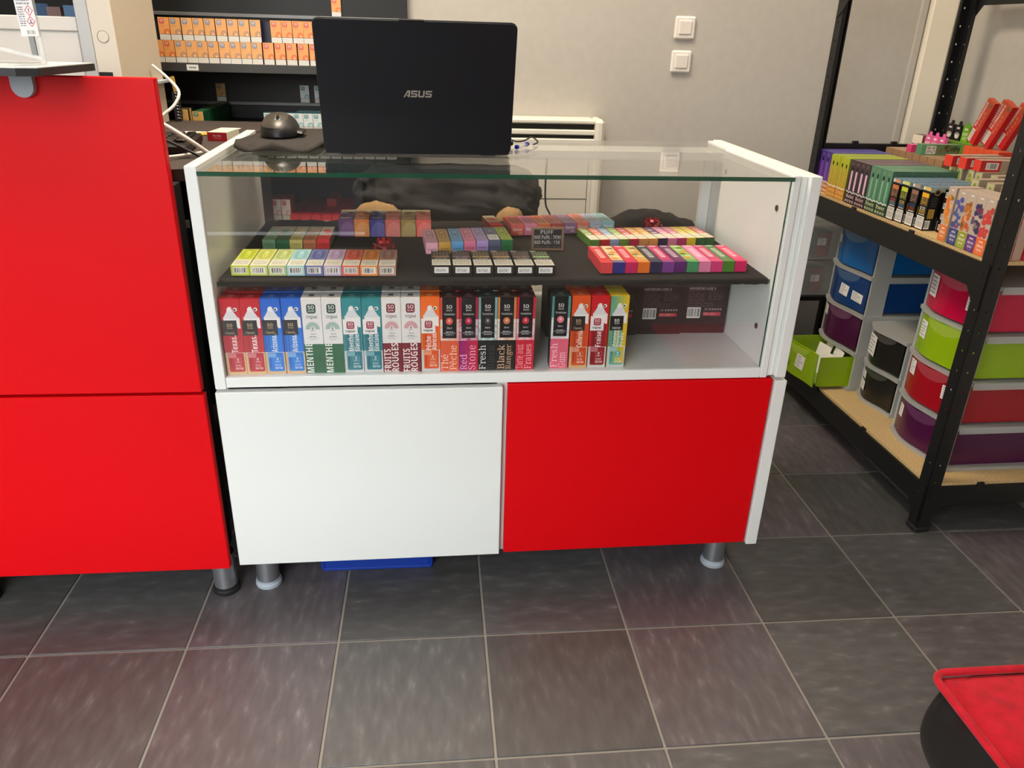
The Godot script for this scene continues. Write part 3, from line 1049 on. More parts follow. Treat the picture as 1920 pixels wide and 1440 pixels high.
func build_towers():
	var y := 0.136 + 0.0092
	tower("drawer tower with pink, green, red and purple drawers by the near rack post", -0.178, 0.246, 0.31, 0.075, [
		{"key": "drawer_pink", "st": [[0.16, 0.55, 0.040, 0.056, 0.02], [0.80, 0.50, 0.044, 0.040, 0.0]]},
		{"key": "drawer_green", "st": [[0.17, 0.58, 0.034, 0.046, 0.0]]},
		{"key": "drawer_red", "st": [[0.15, 0.70, 0.032, 0.040, 0.05], [0.80, 0.55, 0.048, 0.036, 0.05]]},
		{"key": "drawer_purple", "st": [[0.14, 0.62, 0.024, 0.036, 0.0]]}], 0.122, y, 0.007)
	tower("low tower of two black translucent drawers between the other towers", -0.448, 0.182, 0.28, 0.105, [
		{"key": "drawer_black", "st": [[0.22, 0.52, 0.050, 0.062, 0.0]]},
		{"key": "drawer_black", "st": [[0.16, 0.68, 0.034, 0.022, 0.0], [0.17, 0.36, 0.042, 0.030, 0.0]]}], 0.115, y)
	var f := tower("drawer tower with two blue drawers, a purple one and an open green one", -0.660, 0.228, 0.30, 0.075, [
		{"key": "drawer_blue", "st": [[0.10, 0.62, 0.028, 0.026, 0.0]]},
		{"key": "drawer_navy", "st": [[0.52, 0.42, 0.036, 0.034, -0.12], [0.80, 0.36, 0.050, 0.028, -0.05]]},
		{"key": "drawer_purple", "st": [[0.12, 0.70, 0.030, 0.030, 0.0]]},
		{"key": "drawer_green", "pull": 0.115, "st": [[0.62, 0.50, 0.040, 0.046, -0.1], [0.2, 0.35, 0.07, 0.016, -0.1]]}], 0.121, y, 0.058)
	# papers and card sleeves standing in the open green drawer
	var cards := [[-0.055, 0.070, 0.055, -0.25], [-0.02, 0.105, 0.060, 0.15], [0.03, 0.085, 0.064, -0.1], [0.045, 0.11, 0.050, 0.25]]
	for i in 4:
		var c: Array = cards[i]
		var o := single("card_sleeve", "cream card sleeve, %s from the left in the open green drawer" % ORD[i], "card", bm(Vector3(0.062, c[2] + 0.035, 0.002), 0.0004), M.paper, RK, Transform3D(Basis(Vector3.UP, -PI / 2 + c[3]) * Basis(Vector3.RIGHT, -0.22), Vector3(0.145 - c[1], y + 0.014 + (c[2] + 0.035) * 0.5, -0.650 + c[0])), "card sleeves in the green drawer")
	# clear boxes stacked beyond the rack's far end
	for i in 3:
		var b := thing("clear_box", "%s clear plastic box of the stack beyond the far rack end" % ["lowest", "middle", "topmost"][i], "box", RK, Vector3(0.10, 0.335 + 0.128 * i, -1.0), 0.0, "clear storage boxes beyond the rack")
		var s := begin()
		box(s, Vector3(0, 0.0015, 0), Vector3(0.19, 0.003, 0.13))
		for q in [-1.0, 1.0]:
			box(s, Vector3(q * 0.096, 0.055, 0), Vector3(0.003, 0.108, 0.136))
			box(s, Vector3(0, 0.055, q * 0.0665), Vector3(0.19, 0.108, 0.003))
		part("body", s.commit(), M.clear_plastic, b)
		part("lid", bm(Vector3(0.205, 0.012, 0.148), 0.004), M.clear_plastic, b, Vector3(0, 0.116, 0))
		part("sticker", print_quad(0.03, 0.024, sticker_art(i)), sheet_mat, b, Vector3(0.012, 0.062, 0.0686))
		if i < 2:
			single("orange_pack", "orange pack inside the %s clear box beyond the rack" % ["lowest", "middle"][i], "pack", carton(Vector3(0.055, 0.085, 0.08), plain(col(60, 56, 54)), plain(col(206, 84, 40))), sheet_mat, RK, Transform3D(Basis(Vector3.UP, 0.2), Vector3(0.125, 0.339 + 0.128 * i, -0.995)), "orange packs in the clear boxes")
	var st := begin()
	box(st, Vector3(0, 0.3275, 0), Vector3(0.30, 0.014, 0.17), 0.001)
	for q in [[-0.13, -0.07], [0.13, -0.07], [-0.13, 0.07], [0.13, 0.07]]:
		box(st, Vector3(q[0], 0.16, q[1]), Vector3(0.022, 0.32, 0.022), 0.002)
	single("box_stand", "low black stand that carries the clear boxes beyond the rack", "stand", st.commit(), M.steel_black, RK, Transform3D(Basis.IDENTITY, Vector3(0.11, 0, -1.0)))

# ---------------------------------------------------------------- wall gondola with small cartons
func small_art(key: String, bg: Color, badge: Color, swirl: Color, warn := Color(0.90, 0.89, 0.85)) -> Rect2i:
	if art.has(key):
		return art[key]
	var r := alloc(44, 84)
	fill(r, bg)
	logo(r, 0.12, 0.06, 0.42, 0.22, badge, Color(0.95, 0.93, 0.88))
	lines(r, swirl.lerp(bg, 0.3), 0.14, 0.34, 0.4, 0.08, 2)
	disc(r, swirl, 0.72, 0.66, 0.30, 0.157)
	disc(r, bg.lerp(swirl, 0.4), 0.74, 0.67, 0.17, 0.09)
	disc(r, Color(0.92, 0.88, 0.8), 0.76, 0.68, 0.06, 0.03)
	fill(r, Color(0.06, 0.05, 0.05), 0.0, 0.735, 1.0, 0.265)
	fill(r, warn, 0.02, 0.745, 0.96, 0.245)
	lines(r, Color(0.62, 0.61, 0.58), 0.1, 0.77, 0.8, 0.19, 4, 0.35)
	art[key] = r
	return r

func build_gondola():
	var t := thing("wall_gondola", "black wall shelving with a dark back panel behind the counter", "shelving", WORLD, Vector3.ZERO)
	part("back_panel", bm0(Vector3(-0.60, 0.02, -1.735), Vector3(0.733, 2.25, -1.70), 0.001), M.shelf_black, t)
	for y in [1.042, 0.874, 0.618]:
		var zf: float = {1.042: -1.425, 0.874: -1.365, 0.618: -1.385}[y]
		var s := part("shelf", bm0(Vector3(-0.60, y - 0.016, -1.70), Vector3(0.733, y, zf)), M.shelf_black, t)
		part("front_strip", bm0(Vector3(-0.60, y - 0.022, zf), Vector3(0.733, y + 0.001, zf + 0.004), 0.001), M.paper if y < 0.7 else M.shelf_grey, s)
	for y in [0.918, 1.167]:
		part("back_rail", bm0(Vector3(-0.60, y - 0.005, -1.70), Vector3(0.72, y + 0.005, -1.692), 0.001), M.rail_grey, t)
	part("base", bm0(Vector3(-0.60, 0.0, -1.70), Vector3(0.733, 0.10, -1.43)), M.shelf_black, t)
	var lr := alloc(48, 24)
	fill(lr, Color(0.92, 0.92, 0.9))
	lines(lr, Color(0.45, 0.45, 0.5), 0.2, 0.3, 0.6, 0.4, 1, 0.7)
	part("price_label", print_quad(0.031, 0.015, lr), sheet_mat, t, Vector3(0.1525, 1.031, -1.4202))
	# row of price labels under the second shelf, seen through the glass counter top
	part("label_strip", bm0(Vector3(0.20, 0.792, -1.372), Vector3(0.733, 0.851, -1.367), 0.001), M.shelf_black, t)
	for i in 12:
		part("price_label", print_quad(0.026, 0.014, lr), sheet_mat, t, Vector3(0.345 + 0.0312 * i, 0.808, -1.3664))
	var orange_red := small_art("orange_red", col(236, 160, 92), col(206, 74, 50), col(226, 118, 54))
	var orange_blue := small_art("orange_blue", col(230, 166, 98), col(120, 122, 142), col(186, 142, 108))
	var tan_green := small_art("tan_green", col(214, 168, 96), col(70, 110, 84), col(176, 150, 92))
	var mint := small_art("mint", col(226, 232, 230), col(84, 150, 150), col(150, 196, 196))
	var pale_pink := small_art("pale_pink", col(236, 226, 224), col(196, 90, 100), col(226, 178, 180))
	var sz := Vector3(0.0281, 0.0560, 0.030)
	var blue_side := plain(col(28, 34, 92))
	var red_side := plain(col(150, 30, 30))
	var green_side := plain(col(10, 78, 48))
	var teal_side := plain(col(12, 62, 72))
	var crim_side := plain(col(150, 16, 34))
	var m_red := carton(sz, red_side, orange_red)
	var m_blue := carton(sz, blue_side, orange_blue)
	for i in 15:
		var red := i < 2 or i >= 10
		single("small_carton", "small orange carton, %s from the left in the lower row on the dark shelf" % ORD[i], "carton", m_red if red else m_blue, sheet_mat, WORLD, Transform3D(Basis(Vector3.UP, rng.randf_range(-0.03, 0.03)), Vector3(0.0655 + 0.0291 * i + (0.002 if i >= 10 else 0.0) * (i - 9), 1.0424, -1.446)), "orange cartons on the dark shelf")
	for i in 13:
		var red := i < 1 or i >= 9
		var x := 0.0885 + 0.0300 * i if i < 9 else 0.3835 + 0.0290 * (i - 9)
		single("small_carton", "small orange carton, %s from the left in the upper row on the dark shelf" % ORD[i], "carton", m_red if red else m_blue, sheet_mat, WORLD, Transform3D(Basis(Vector3.UP, rng.randf_range(-0.04, 0.04)), Vector3(x, 1.0986, -1.446)), "orange cartons on the dark shelf")
	# further ones behind the gap in the upper row
	for i in 4:
		single("small_carton", "small navy carton side, %s from the front in the gap of the upper row" % ORD[i], "carton", carton(Vector3(0.024, 0.053, 0.028), plain(col(16, 18, 40))), sheet_mat, WORLD, Transform3D(Basis.IDENTITY, Vector3(0.354, 1.0986, -1.478 - 0.029 * i)), "navy cartons in the gap of the upper row")
		single("small_carton", "small navy carton, %s from the front under the gap of the upper row" % ORD[i], "carton", carton(Vector3(0.024, 0.055, 0.028), plain(col(16, 18, 40))), sheet_mat, WORLD, Transform3D(Basis.IDENTITY, Vector3(0.354, 1.0424, -1.478 - 0.029 * i)), "navy cartons under the gap of the upper row")
	# samples standing on the back rails
	var rails := [[0.521, 1.1722, "orange_red", "single orange sample carton high on the back panel"], [0.153, 0.9232, "tan_green", "single tan sample carton on the lower back rail, left"], [0.408, 0.9232, "mint", "single pale sample carton on the lower back rail, right"], [0.452, 0.9232, "mint", "pale sample carton on the lower back rail, half behind the laptop"]]
	for q in rails:
		var b: bool = q[1] > 1.0
		single("sample_carton", q[3], "carton", carton(Vector3(0.028, 0.051, 0.008), plain(col(40, 40, 40)), art[q[2]]), sheet_mat, WORLD, Transform3D(Basis.IDENTITY, Vector3(q[0], q[1], -1.696)), "sample cartons on the back rails")
	# second shelf: green boxes in a slanting row, tan-fronted; mint boxes
	for i in 11:
		single("small_carton", "green-sided tan carton, %s from the front of the slanting row" % ORD[i], "carton", carton(Vector3(0.029, 0.047, 0.027), green_side, art.tan_green), sheet_mat, WORLD, Transform3D(Basis(Vector3.UP, rng.randf_range(-0.03, 0.03)), Vector3(0.163, 0.8744, -1.385 - 0.0278 * i)), "green-sided cartons in the slanting row")
	for i in 2:
		single("small_carton", ["tan carton leaning beside the white machine", "tan carton behind the leaning one"][i], "carton", carton(Vector3(0.029, 0.052, 0.026), plain(col(20, 24, 22)), art.tan_green), sheet_mat, WORLD, Transform3D(Basis(Vector3.UP, 0.1), Vector3(0.122, 0.8744, -1.383 - 0.032 * i)), "tan cartons beside the white machine")
	for i in 7:
		single("small_carton", "small white and teal carton, %s from the left of its row" % ORD[i], "carton", carton(Vector3(0.026, 0.047, 0.030), teal_side, mint), sheet_mat, WORLD, Transform3D(Basis(Vector3.UP, rng.randf_range(-0.05, 0.05)), Vector3(0.353 + 0.0268 * i, 0.8744, -1.385)), "white and teal cartons")
		if i > 2:
			for k in 3:
				single("small_carton", "white and teal carton behind the %s of its row, place %s" % [ORD[i], ORD[k]], "carton", carton(Vector3(0.026, 0.046, 0.030), teal_side, mint), sheet_mat, WORLD, Transform3D(Basis.IDENTITY, Vector3(0.353 + 0.0268 * i, 0.8744, -1.417 - 0.032 * k)), "white and teal cartons at the back")
	# lowest visible shelf, seen through the case: pale pink fronts and red tops
	for i in 3:
		for k in 3:
			single("small_carton", "pink and white carton, column %s of three, %s from the front" % [["one", "two", "three"][i], ORD[k]], "carton", carton(Vector3(0.026, 0.060, 0.029), crim_side, pale_pink), sheet_mat, WORLD, Transform3D(Basis.IDENTITY, Vector3(0.318 + 0.0275 * i, 0.6185, -1.41 - 0.030 * k)), "pink and white cartons on the low shelf")
	for i in 7:
		for k in 6:
			single("small_carton", "crimson carton lying on the low shelf, column %s, %s from the front" % [ORD[i], ORD[k]], "carton", carton(Vector3(0.029, 0.016 + (0.022 if (i == 3 and k > 2) else 0.0), 0.044), crim_side, plain(col(206, 60, 66))), sheet_mat, WORLD, Transform3D(Basis.IDENTITY, Vector3(0.398 + 0.0305 * i, 0.6185, -1.41 - 0.046 * k)), "crimson cartons lying on the low shelf")

# ---------------------------------------------------------------- desk, white machine, radiator, chair
func build_back_area():
	# dark desk with a rounded corner next to the case
	var d := thing("desk", "dark grey desk behind the red counter", "desk", WORLD, Vector3.ZERO)
	var o := [Vector2(-0.62, -0.54), Vector2(0.338, -0.54), Vector2(0.360, -0.548), Vector2(0.372, -0.57), Vector2(0.372, -1.345), Vector2(-0.62, -1.345)]
	var st := begin()
	prism(st, o, Vector3(0, 0.878, 0), Vector3.RIGHT, Vector3.BACK, Vector3.UP, 0.022)
	part("desk_top", st.commit(), M.desk_top, d)
	part("side_panel", bm0(Vector3(0.335, 0.0, -1.30), Vector3(0.355, 0.877, -0.60)), M.black_board, d)
	part("side_panel", bm0(Vector3(-0.60, 0.0, -1.30), Vector3(-0.58, 0.877, -0.60)), M.black_board, d)
	# white machine on the desk
	var w := thing("white_machine", "tall white machine with a cream front and a round button, on the desk", "machine", WORLD, Vector3(0, 0.9012, 0))
	var b := begin()
	box(b, Vector3(0.0855, 0.30, -1.155), Vector3(0.047, 0.60, 0.284), 0.002)
	part("side_cabinet", b.commit(), M.beige_side, w)
	part("front_stile", bm0(Vector3(0.0605, 0.0, -1.012), Vector3(0.1095, 0.60, -1.006), 0.001), M.cream_front, w)
	var bt := begin()
	lathe(bt, [Vector2(0.0, 0.0006), Vector2(0.0105, 0.0006), Vector2(0.0115, -0.001)], 28)
	var ring := begin()
	lathe(ring, [Vector2(0.0118, 0.0004), Vector2(0.0126, 0.0004)], 28)
	part("round_button", bt.commit(), M.cream_front, w, Vector3(0.084, 0.2075, -1.0058), Basis(Vector3.RIGHT, PI / 2))
	part("button_gap", ring.commit(), M.slot_dark, w, Vector3(0.084, 0.2075, -1.0058), Basis(Vector3.RIGHT, PI / 2))
	part("metal_strip", bm0(Vector3(0.034, 0.0, -1.02), Vector3(0.0602, 0.60, -1.004), 0.001), M.brushed_grey, w)
	part("port", bm0(Vector3(0.0615, 0.118, -1.0075), Vector3(0.0915, 0.135, -1.0055), 0.0005), M.slot_dark, w)
	var c := begin()
	box(c, Vector3(-0.16, 0.12, -1.15), Vector3(0.385, 0.243, 0.26))
	box(c, Vector3(-0.16, 0.42, -1.275), Vector3(0.385, 0.36, 0.01))
	box(c, Vector3(-0.348, 0.42, -1.15), Vector3(0.01, 0.36, 0.26))
	box(c, Vector3(-0.16, 0.595, -1.15), Vector3(0.385, 0.01, 0.26))
	part("cabinet_body", c.commit(), M.white_board, w)
	part("drawer_front", bm0(Vector3(-0.35, 0.02, -1.02), Vector3(0.030, 0.214, -1.012), 0.002), M.white_plastic, w)
	part("drawer_rail", bm0(Vector3(-0.35, 0.217, -1.02), Vector3(0.032, 0.246, -1.010), 0.002), M.white_plastic, w)
	part("niche_back", bm0(Vector3(-0.342, 0.246, -1.269), Vector3(0.030, 0.588, -1.264)), M.dark_core, w)
	part("side_ledge", bm0(Vector3(0.1095, 0.099, -1.297), Vector3(0.127, 0.106, -1.215), 0.001), M.grey_plastic, w)
	var blues := [[-0.005, 0.024, 0.022], [-0.045, 0.02, 0.018], [-0.075, 0.026, 0.03]]
	for i in 3:
		var q: Array = blues[i]
		single("blue_carton", "small blue carton in the white machine's niche, %s from the right" % ORD[i], "carton", carton(Vector3(0.028, q[1], 0.04), plain([col(40, 90, 130), col(90, 50, 40), col(34, 70, 110)][i])), sheet_mat, WORLD, Transform3D(Basis(Vector3.UP, 0.2 * i), Vector3(q[0], 1.1468, -1.10)), "blue cartons in the niche")
	# clear stand with a warning tag on the ledge
	var h := thing("tag_stand", "clear plastic stand with a white warning tag on the ledge", "stand", WORLD, Vector3(0.20, 1.0786, -0.36))
	var hs := begin()
	prism(hs, round_rect(0.13, 0.07, 0.03), Vector3(-0.03, 0.0, 0.0), Vector3.RIGHT, Vector3.BACK, Vector3.UP, 0.003)
	box(hs, Vector3(0.033, 0.05, 0.0), Vector3(0.007, 0.10, 0.004), 0.001)
	box(hs, Vector3(-0.02, 0.022, 0.012), Vector3(0.12, 0.006, 0.004), 0.001, Basis(Vector3.BACK, -0.22))
	part("stand", hs.commit(), M.clear_plastic, h)
	part("stem", bm(Vector3(0.008, 0.035, 0.003), 0.0005), M.rail_grey, h, Vector3(0.024, 0.030, 0.003))
	var tr := alloc(60, 220)
	fill(tr, Color(0.90, 0.89, 0.89))
	lines(tr, Color(0.5, 0.5, 0.52), 0.12, 0.04, 0.7, 0.5, 12)
	lines(tr, Color(0.5, 0.5, 0.52), 0.1, 0.56, 0.32, 0.3, 9)
	for k in 2:
		var cy := 0.62 + 0.16 * k
		for yy in range(int(tr.position.y + (cy - 0.08) * 220), int(tr.position.y + (cy + 0.08) * 220)):
			var dy := absf(yy - tr.position.y - cy * 220) / (0.08 * 220)
			for xx in range(tr.position.x + 28, tr.end.x - 3):
				var dx := absf(xx - (tr.position.x + 42.0)) / 14.0
				if dx + dy < 1.0:
					sheet.set_pixel(xx, yy, Color(0.78, 0.12, 0.14) if dx + dy > 0.8 else Color(0.95, 0.94, 0.93))
		fill(tr, Color(0.05, 0.05, 0.05), 0.685, cy - 0.03, 0.05, 0.04)
		fill(tr, Color(0.05, 0.05, 0.05), 0.685 if k == 0 else 0.62, cy + 0.017, 0.05 if k == 0 else 0.18, 0.012)
	barcode(tr, 0.35, 0.90, 0.5, 0.08)
	part("warning_tag", print_quad(0.0245, 0.090, tr), sheet_mat, h, Vector3(0.0235, 0.084, 0.006), Basis(Vector3.BACK, 0.02))
	# things on the desk
	var kb := thing("keypad_terminal", "black keypad terminal on the dark desk", "terminal", WORLD, Vector3(0.232, 0.9003, -0.80), 0.10)
	var ks := begin()
	box(ks, Vector3(0, 0.010, 0), Vector3(0.15, 0.020, 0.20), 0.004)
	part("body", ks.commit(), M.black_plastic, kb)
	for i in 6:
		for j in 5:
			part("key", bm(Vector3(0.018, 0.005, 0.024), 0.0015), M.black_gloss, kb, Vector3(-0.056 + 0.0225 * i, 0.0222, -0.074 + 0.031 * j))
	var rw := alloc(80, 40)
	fill(rw, col(176, 18, 30))
	text(rw, "RIO 100%", Color(0.9, 0.85, 0.85), 0.3, 0.3, 0.4, 0.2, "bold")
	fill(rw, Color(0.85, 0.6, 0.6), 0.34, 0.62, 0.36, 0.05)
	single("red_white_box", "small red box with a white lid on the dark desk", "box", carton(Vector3(0.044, 0.019, 0.085), plain(col(232, 226, 206)), rw, null, plain(col(232, 226, 206))), sheet_mat, WORLD, Transform3D(Basis(Vector3.UP, -0.10), Vector3(0.326, 0.9003, -0.972)))
	for i in 4:
		single("paper_slip", "%s of the loose paper slips on the desk beside the keypad" % ORD[i], "paper", bm(Vector3([0.06, 0.045, 0.05, 0.04][i], 0.0008, [0.03, 0.05, 0.03, 0.05][i])), [M.paper, M.yellow_card, M.bow_red, M.paper][i], WORLD, Transform3D(Basis(Vector3.UP, 0.5 * i), Vector3([0.235, 0.265, 0.285, 0.300][i], 0.9008 + 0.0012 * i, [-1.08, -1.05, -1.09, -1.13][i])), "paper slips on the desk")
	var nb := thing("spiral_notebook", "dark spiral notebook standing by the white machine", "notebook", WORLD, Vector3(0.135, 0.9003, -1.325))
	part("cover", bm(Vector3(0.012, 0.075, 0.03), 0.0008), M.black_board, nb, Vector3(-0.009, 0.0375, 0))
	var sp := begin()
	for i in 9:
		tube(sp, [Vector3(-0.002, 0.006 + 0.0078 * i, 0.015), Vector3(0.003, 0.008 + 0.0078 * i, 0.018), Vector3(-0.006, 0.010 + 0.0078 * i, 0.018)], 0.0008, 5)
	part("spiral", sp.commit(), M.chrome, nb)
	single("yellow_card", "yellow card wedged behind the white machine", "card", bm(Vector3(0.010, 0.055, 0.004), 0.0006), M.yellow_card, WORLD, Transform3D(Basis(Vector3.BACK, 0.12), Vector3(0.126, 0.955 + 0.030, -1.325)))
	# cables
	var cables := [
		[[Vector3(0.116, 1.045, -1.20), Vector3(0.150, 1.015, -1.20), Vector3(0.178, 0.985, -1.18), Vector3(0.168, 0.955, -1.16), Vector3(0.140, 0.93, -1.14), Vector3(0.125, 0.904, -1.12)], 0.0038, "cable_white", "white cable looping down beside the white machine"],
		[[Vector3(0.16, 1.00, -0.70), Vector3(0.215, 0.985, -0.72), Vector3(0.278, 0.962, -0.70), Vector3(0.330, 0.932, -0.69), Vector3(0.362, 0.905, -0.70)], 0.0045, "cable_white", "thick white cable arching over the desk to the display case"],
		[[Vector3(0.10, 0.906, -0.62), Vector3(0.22, 0.906, -0.60), Vector3(0.30, 0.906, -0.645), Vector3(0.352, 0.906, -0.72)], 0.0032, "cable_white", "white cable lying on the desk in front of the keypad"],
		[[Vector3(0.18, 0.955, -0.68), Vector3(0.25, 0.945, -0.69), Vector3(0.305, 0.925, -0.68), Vector3(0.355, 0.904, -0.665)], 0.0028, "cable_black", "black cable crossing the keypad on the desk"]]
	for q in cables:
		var s := begin()
		tube(s, smooth_path(q[0]), q[1], 8)
		single("cable", q[3], "cable", s.commit(), M[q[2]], WORLD, Transform3D.IDENTITY)
	# radiator on the back wall
	var r := thing("radiator", "white electric wall radiator with slotted top grille", "radiator", WORLD, Vector3(0, 0, ZB))
	var rs := begin()
	box(rs, Vector3(1.055, 0.50, 0.050), Vector3(0.555, 0.62, 0.094), 0.004)
	part("body", rs.commit(), M.radiator, r)
	var ge := begin()
	box(ge, Vector3(1.055, 0.886, 0.048), Vector3(0.555, 0.014, 0.096), 0.004)
	box(ge, Vector3(1.055, 0.853, 0.048), Vector3(0.555, 0.016, 0.094), 0.003)
	box(ge, Vector3(1.055, 0.822, 0.049), Vector3(0.555, 0.022, 0.096), 0.003)
	box(ge, Vector3(1.055, 0.85, 0.02), Vector3(0.555, 0.08, 0.03))
	part("grille", ge.commit(), M.radiator, r)
	var sd := begin()
	for y in [0.870, 0.839]:
		box(sd, Vector3(1.055, y, 0.045), Vector3(0.554, 0.017, 0.070))
	part("slot", sd.commit(), M.slot_dark, r)
	for q in [0.7645, 1.3455]:
		part("end_cap", bm(Vector3(0.030, 0.71, 0.112), 0.010), M.radiator, r, Vector3(q, 0.54, 0.056))
	for q in [[0.772, 0.0025], [0.640, 0.0022]]:
		part("panel_groove", bm(Vector3(0.52, q[1], 0.001)), M.slot_dark, r, Vector3(1.055, q[0], 0.0972))
	part("inner_panel", bm(Vector3(0.0016, 0.46, 0.001)), M.slot_dark, r, Vector3(1.316, 0.535, 0.0972))
	# chair with a jacket
	var ch := thing("office_chair", "black office chair behind the counter", "chair", WORLD, Vector3(0.86, 0, -1.185))
	var cs := begin()
	lathe(cs, [Vector2(0.025, 0.08), Vector2(0.025, 0.43)], 16)
	part("column", cs.commit(), M.black_plastic, ch)
	for i in 5:
		var a := TAU * i / 5.0
		part("star_foot", bm(Vector3(0.15, 0.03, 0.04), 0.006), M.black_plastic, ch, Vector3(cos(a) * 0.085, 0.072, sin(a) * 0.085), Basis(Vector3.UP, -a))
		var cw := begin()
		lathe(cw, [Vector2(0.0, -0.012), Vector2(0.024, -0.012), Vector2(0.027, 0.0), Vector2(0.024, 0.012), Vector2(0.0, 0.012)], 14)
		part("caster", cw.commit(), M.rubber, ch, Vector3(cos(a) * 0.145, 0.0275, sin(a) * 0.145), Basis(Vector3.UP, -a) * Basis(Vector3.RIGHT, PI / 2))
	part("seat", bm(Vector3(0.24, 0.07, 0.28), 0.03), M.jacket_cloth, ch, Vector3(0.02, 0.465, -0.02))
	part("backrest", bm(Vector3(0.30, 0.30, 0.03), 0.012), M.jacket_cloth, ch, Vector3(0, 0.635, 0.10))
	var n := FastNoiseLite.new()
	n.seed = 12
	n.frequency = 7.0
	n.fractal_octaves = 4
	var j := thing("jacket", "black padded jacket with beige fleece lining hung over the chair back", "jacket", WORLD, Vector3(0.845, 0, -1.09))
	var f := func(u: float, v: float) -> Vector3:
		var a := TAU * u
		var y := lerpf(0.46, 0.830, v)
		var top := sqrt(maxf(1.0 - pow(v, 9.0), 0.0))
		var hw := (0.205 + 0.035 * smoothstep(0.0, 0.4, v)) * (0.72 + 0.28 * top)
		var hd := 0.070 * (0.2 + 0.8 * top)
		var ca := cos(a)
		var sa := sin(a)
		var x := signf(ca) * pow(absf(ca), 0.5) * hw
		var z := signf(sa) * pow(absf(sa), 0.6) * hd
		var fold := sin(y * 46.0 - 9.0 * absf(x) + 5.0 * n.get_noise_2d(x * 1.5, y * 1.5)) * 0.5 + 0.5
		var w2 := 0.030 * n.get_noise_3d(x * 1.1, y * 1.6, z + 2.0) + 0.016 * pow(fold, 3.0)
		return Vector3(x * (1.0 + 1.2 * w2), y + 0.2 * w2, z + w2 * (1.0 if sa > 0.0 else 0.3))
	part("shell", grid_mesh(80, 56, f), M.jacket_cloth, j)
	for q in [[-0.165, 0.700, 0.075, 0.050, -0.35], [0.150, 0.700, 0.036, 0.045, -0.45]]:
		var ff := func(u: float, v: float) -> Vector3:
			var a := TAU * u
			var ph := PI * (v - 0.5)
			var rr := 1.0 + 0.16 * n.get_noise_2d(cos(a) * 4.0, ph * 4.0 + q[0] * 30.0)
			return Vector3(cos(a) * cos(ph) * q[2], sin(ph) * q[3], sin(a) * cos(ph) * 0.035) * rr
		part("fleece_lining", grid_mesh(24, 14, ff), M.fur, j, Vector3(q[0], q[1], 0.082), Basis(Vector3.BACK, q[4]))

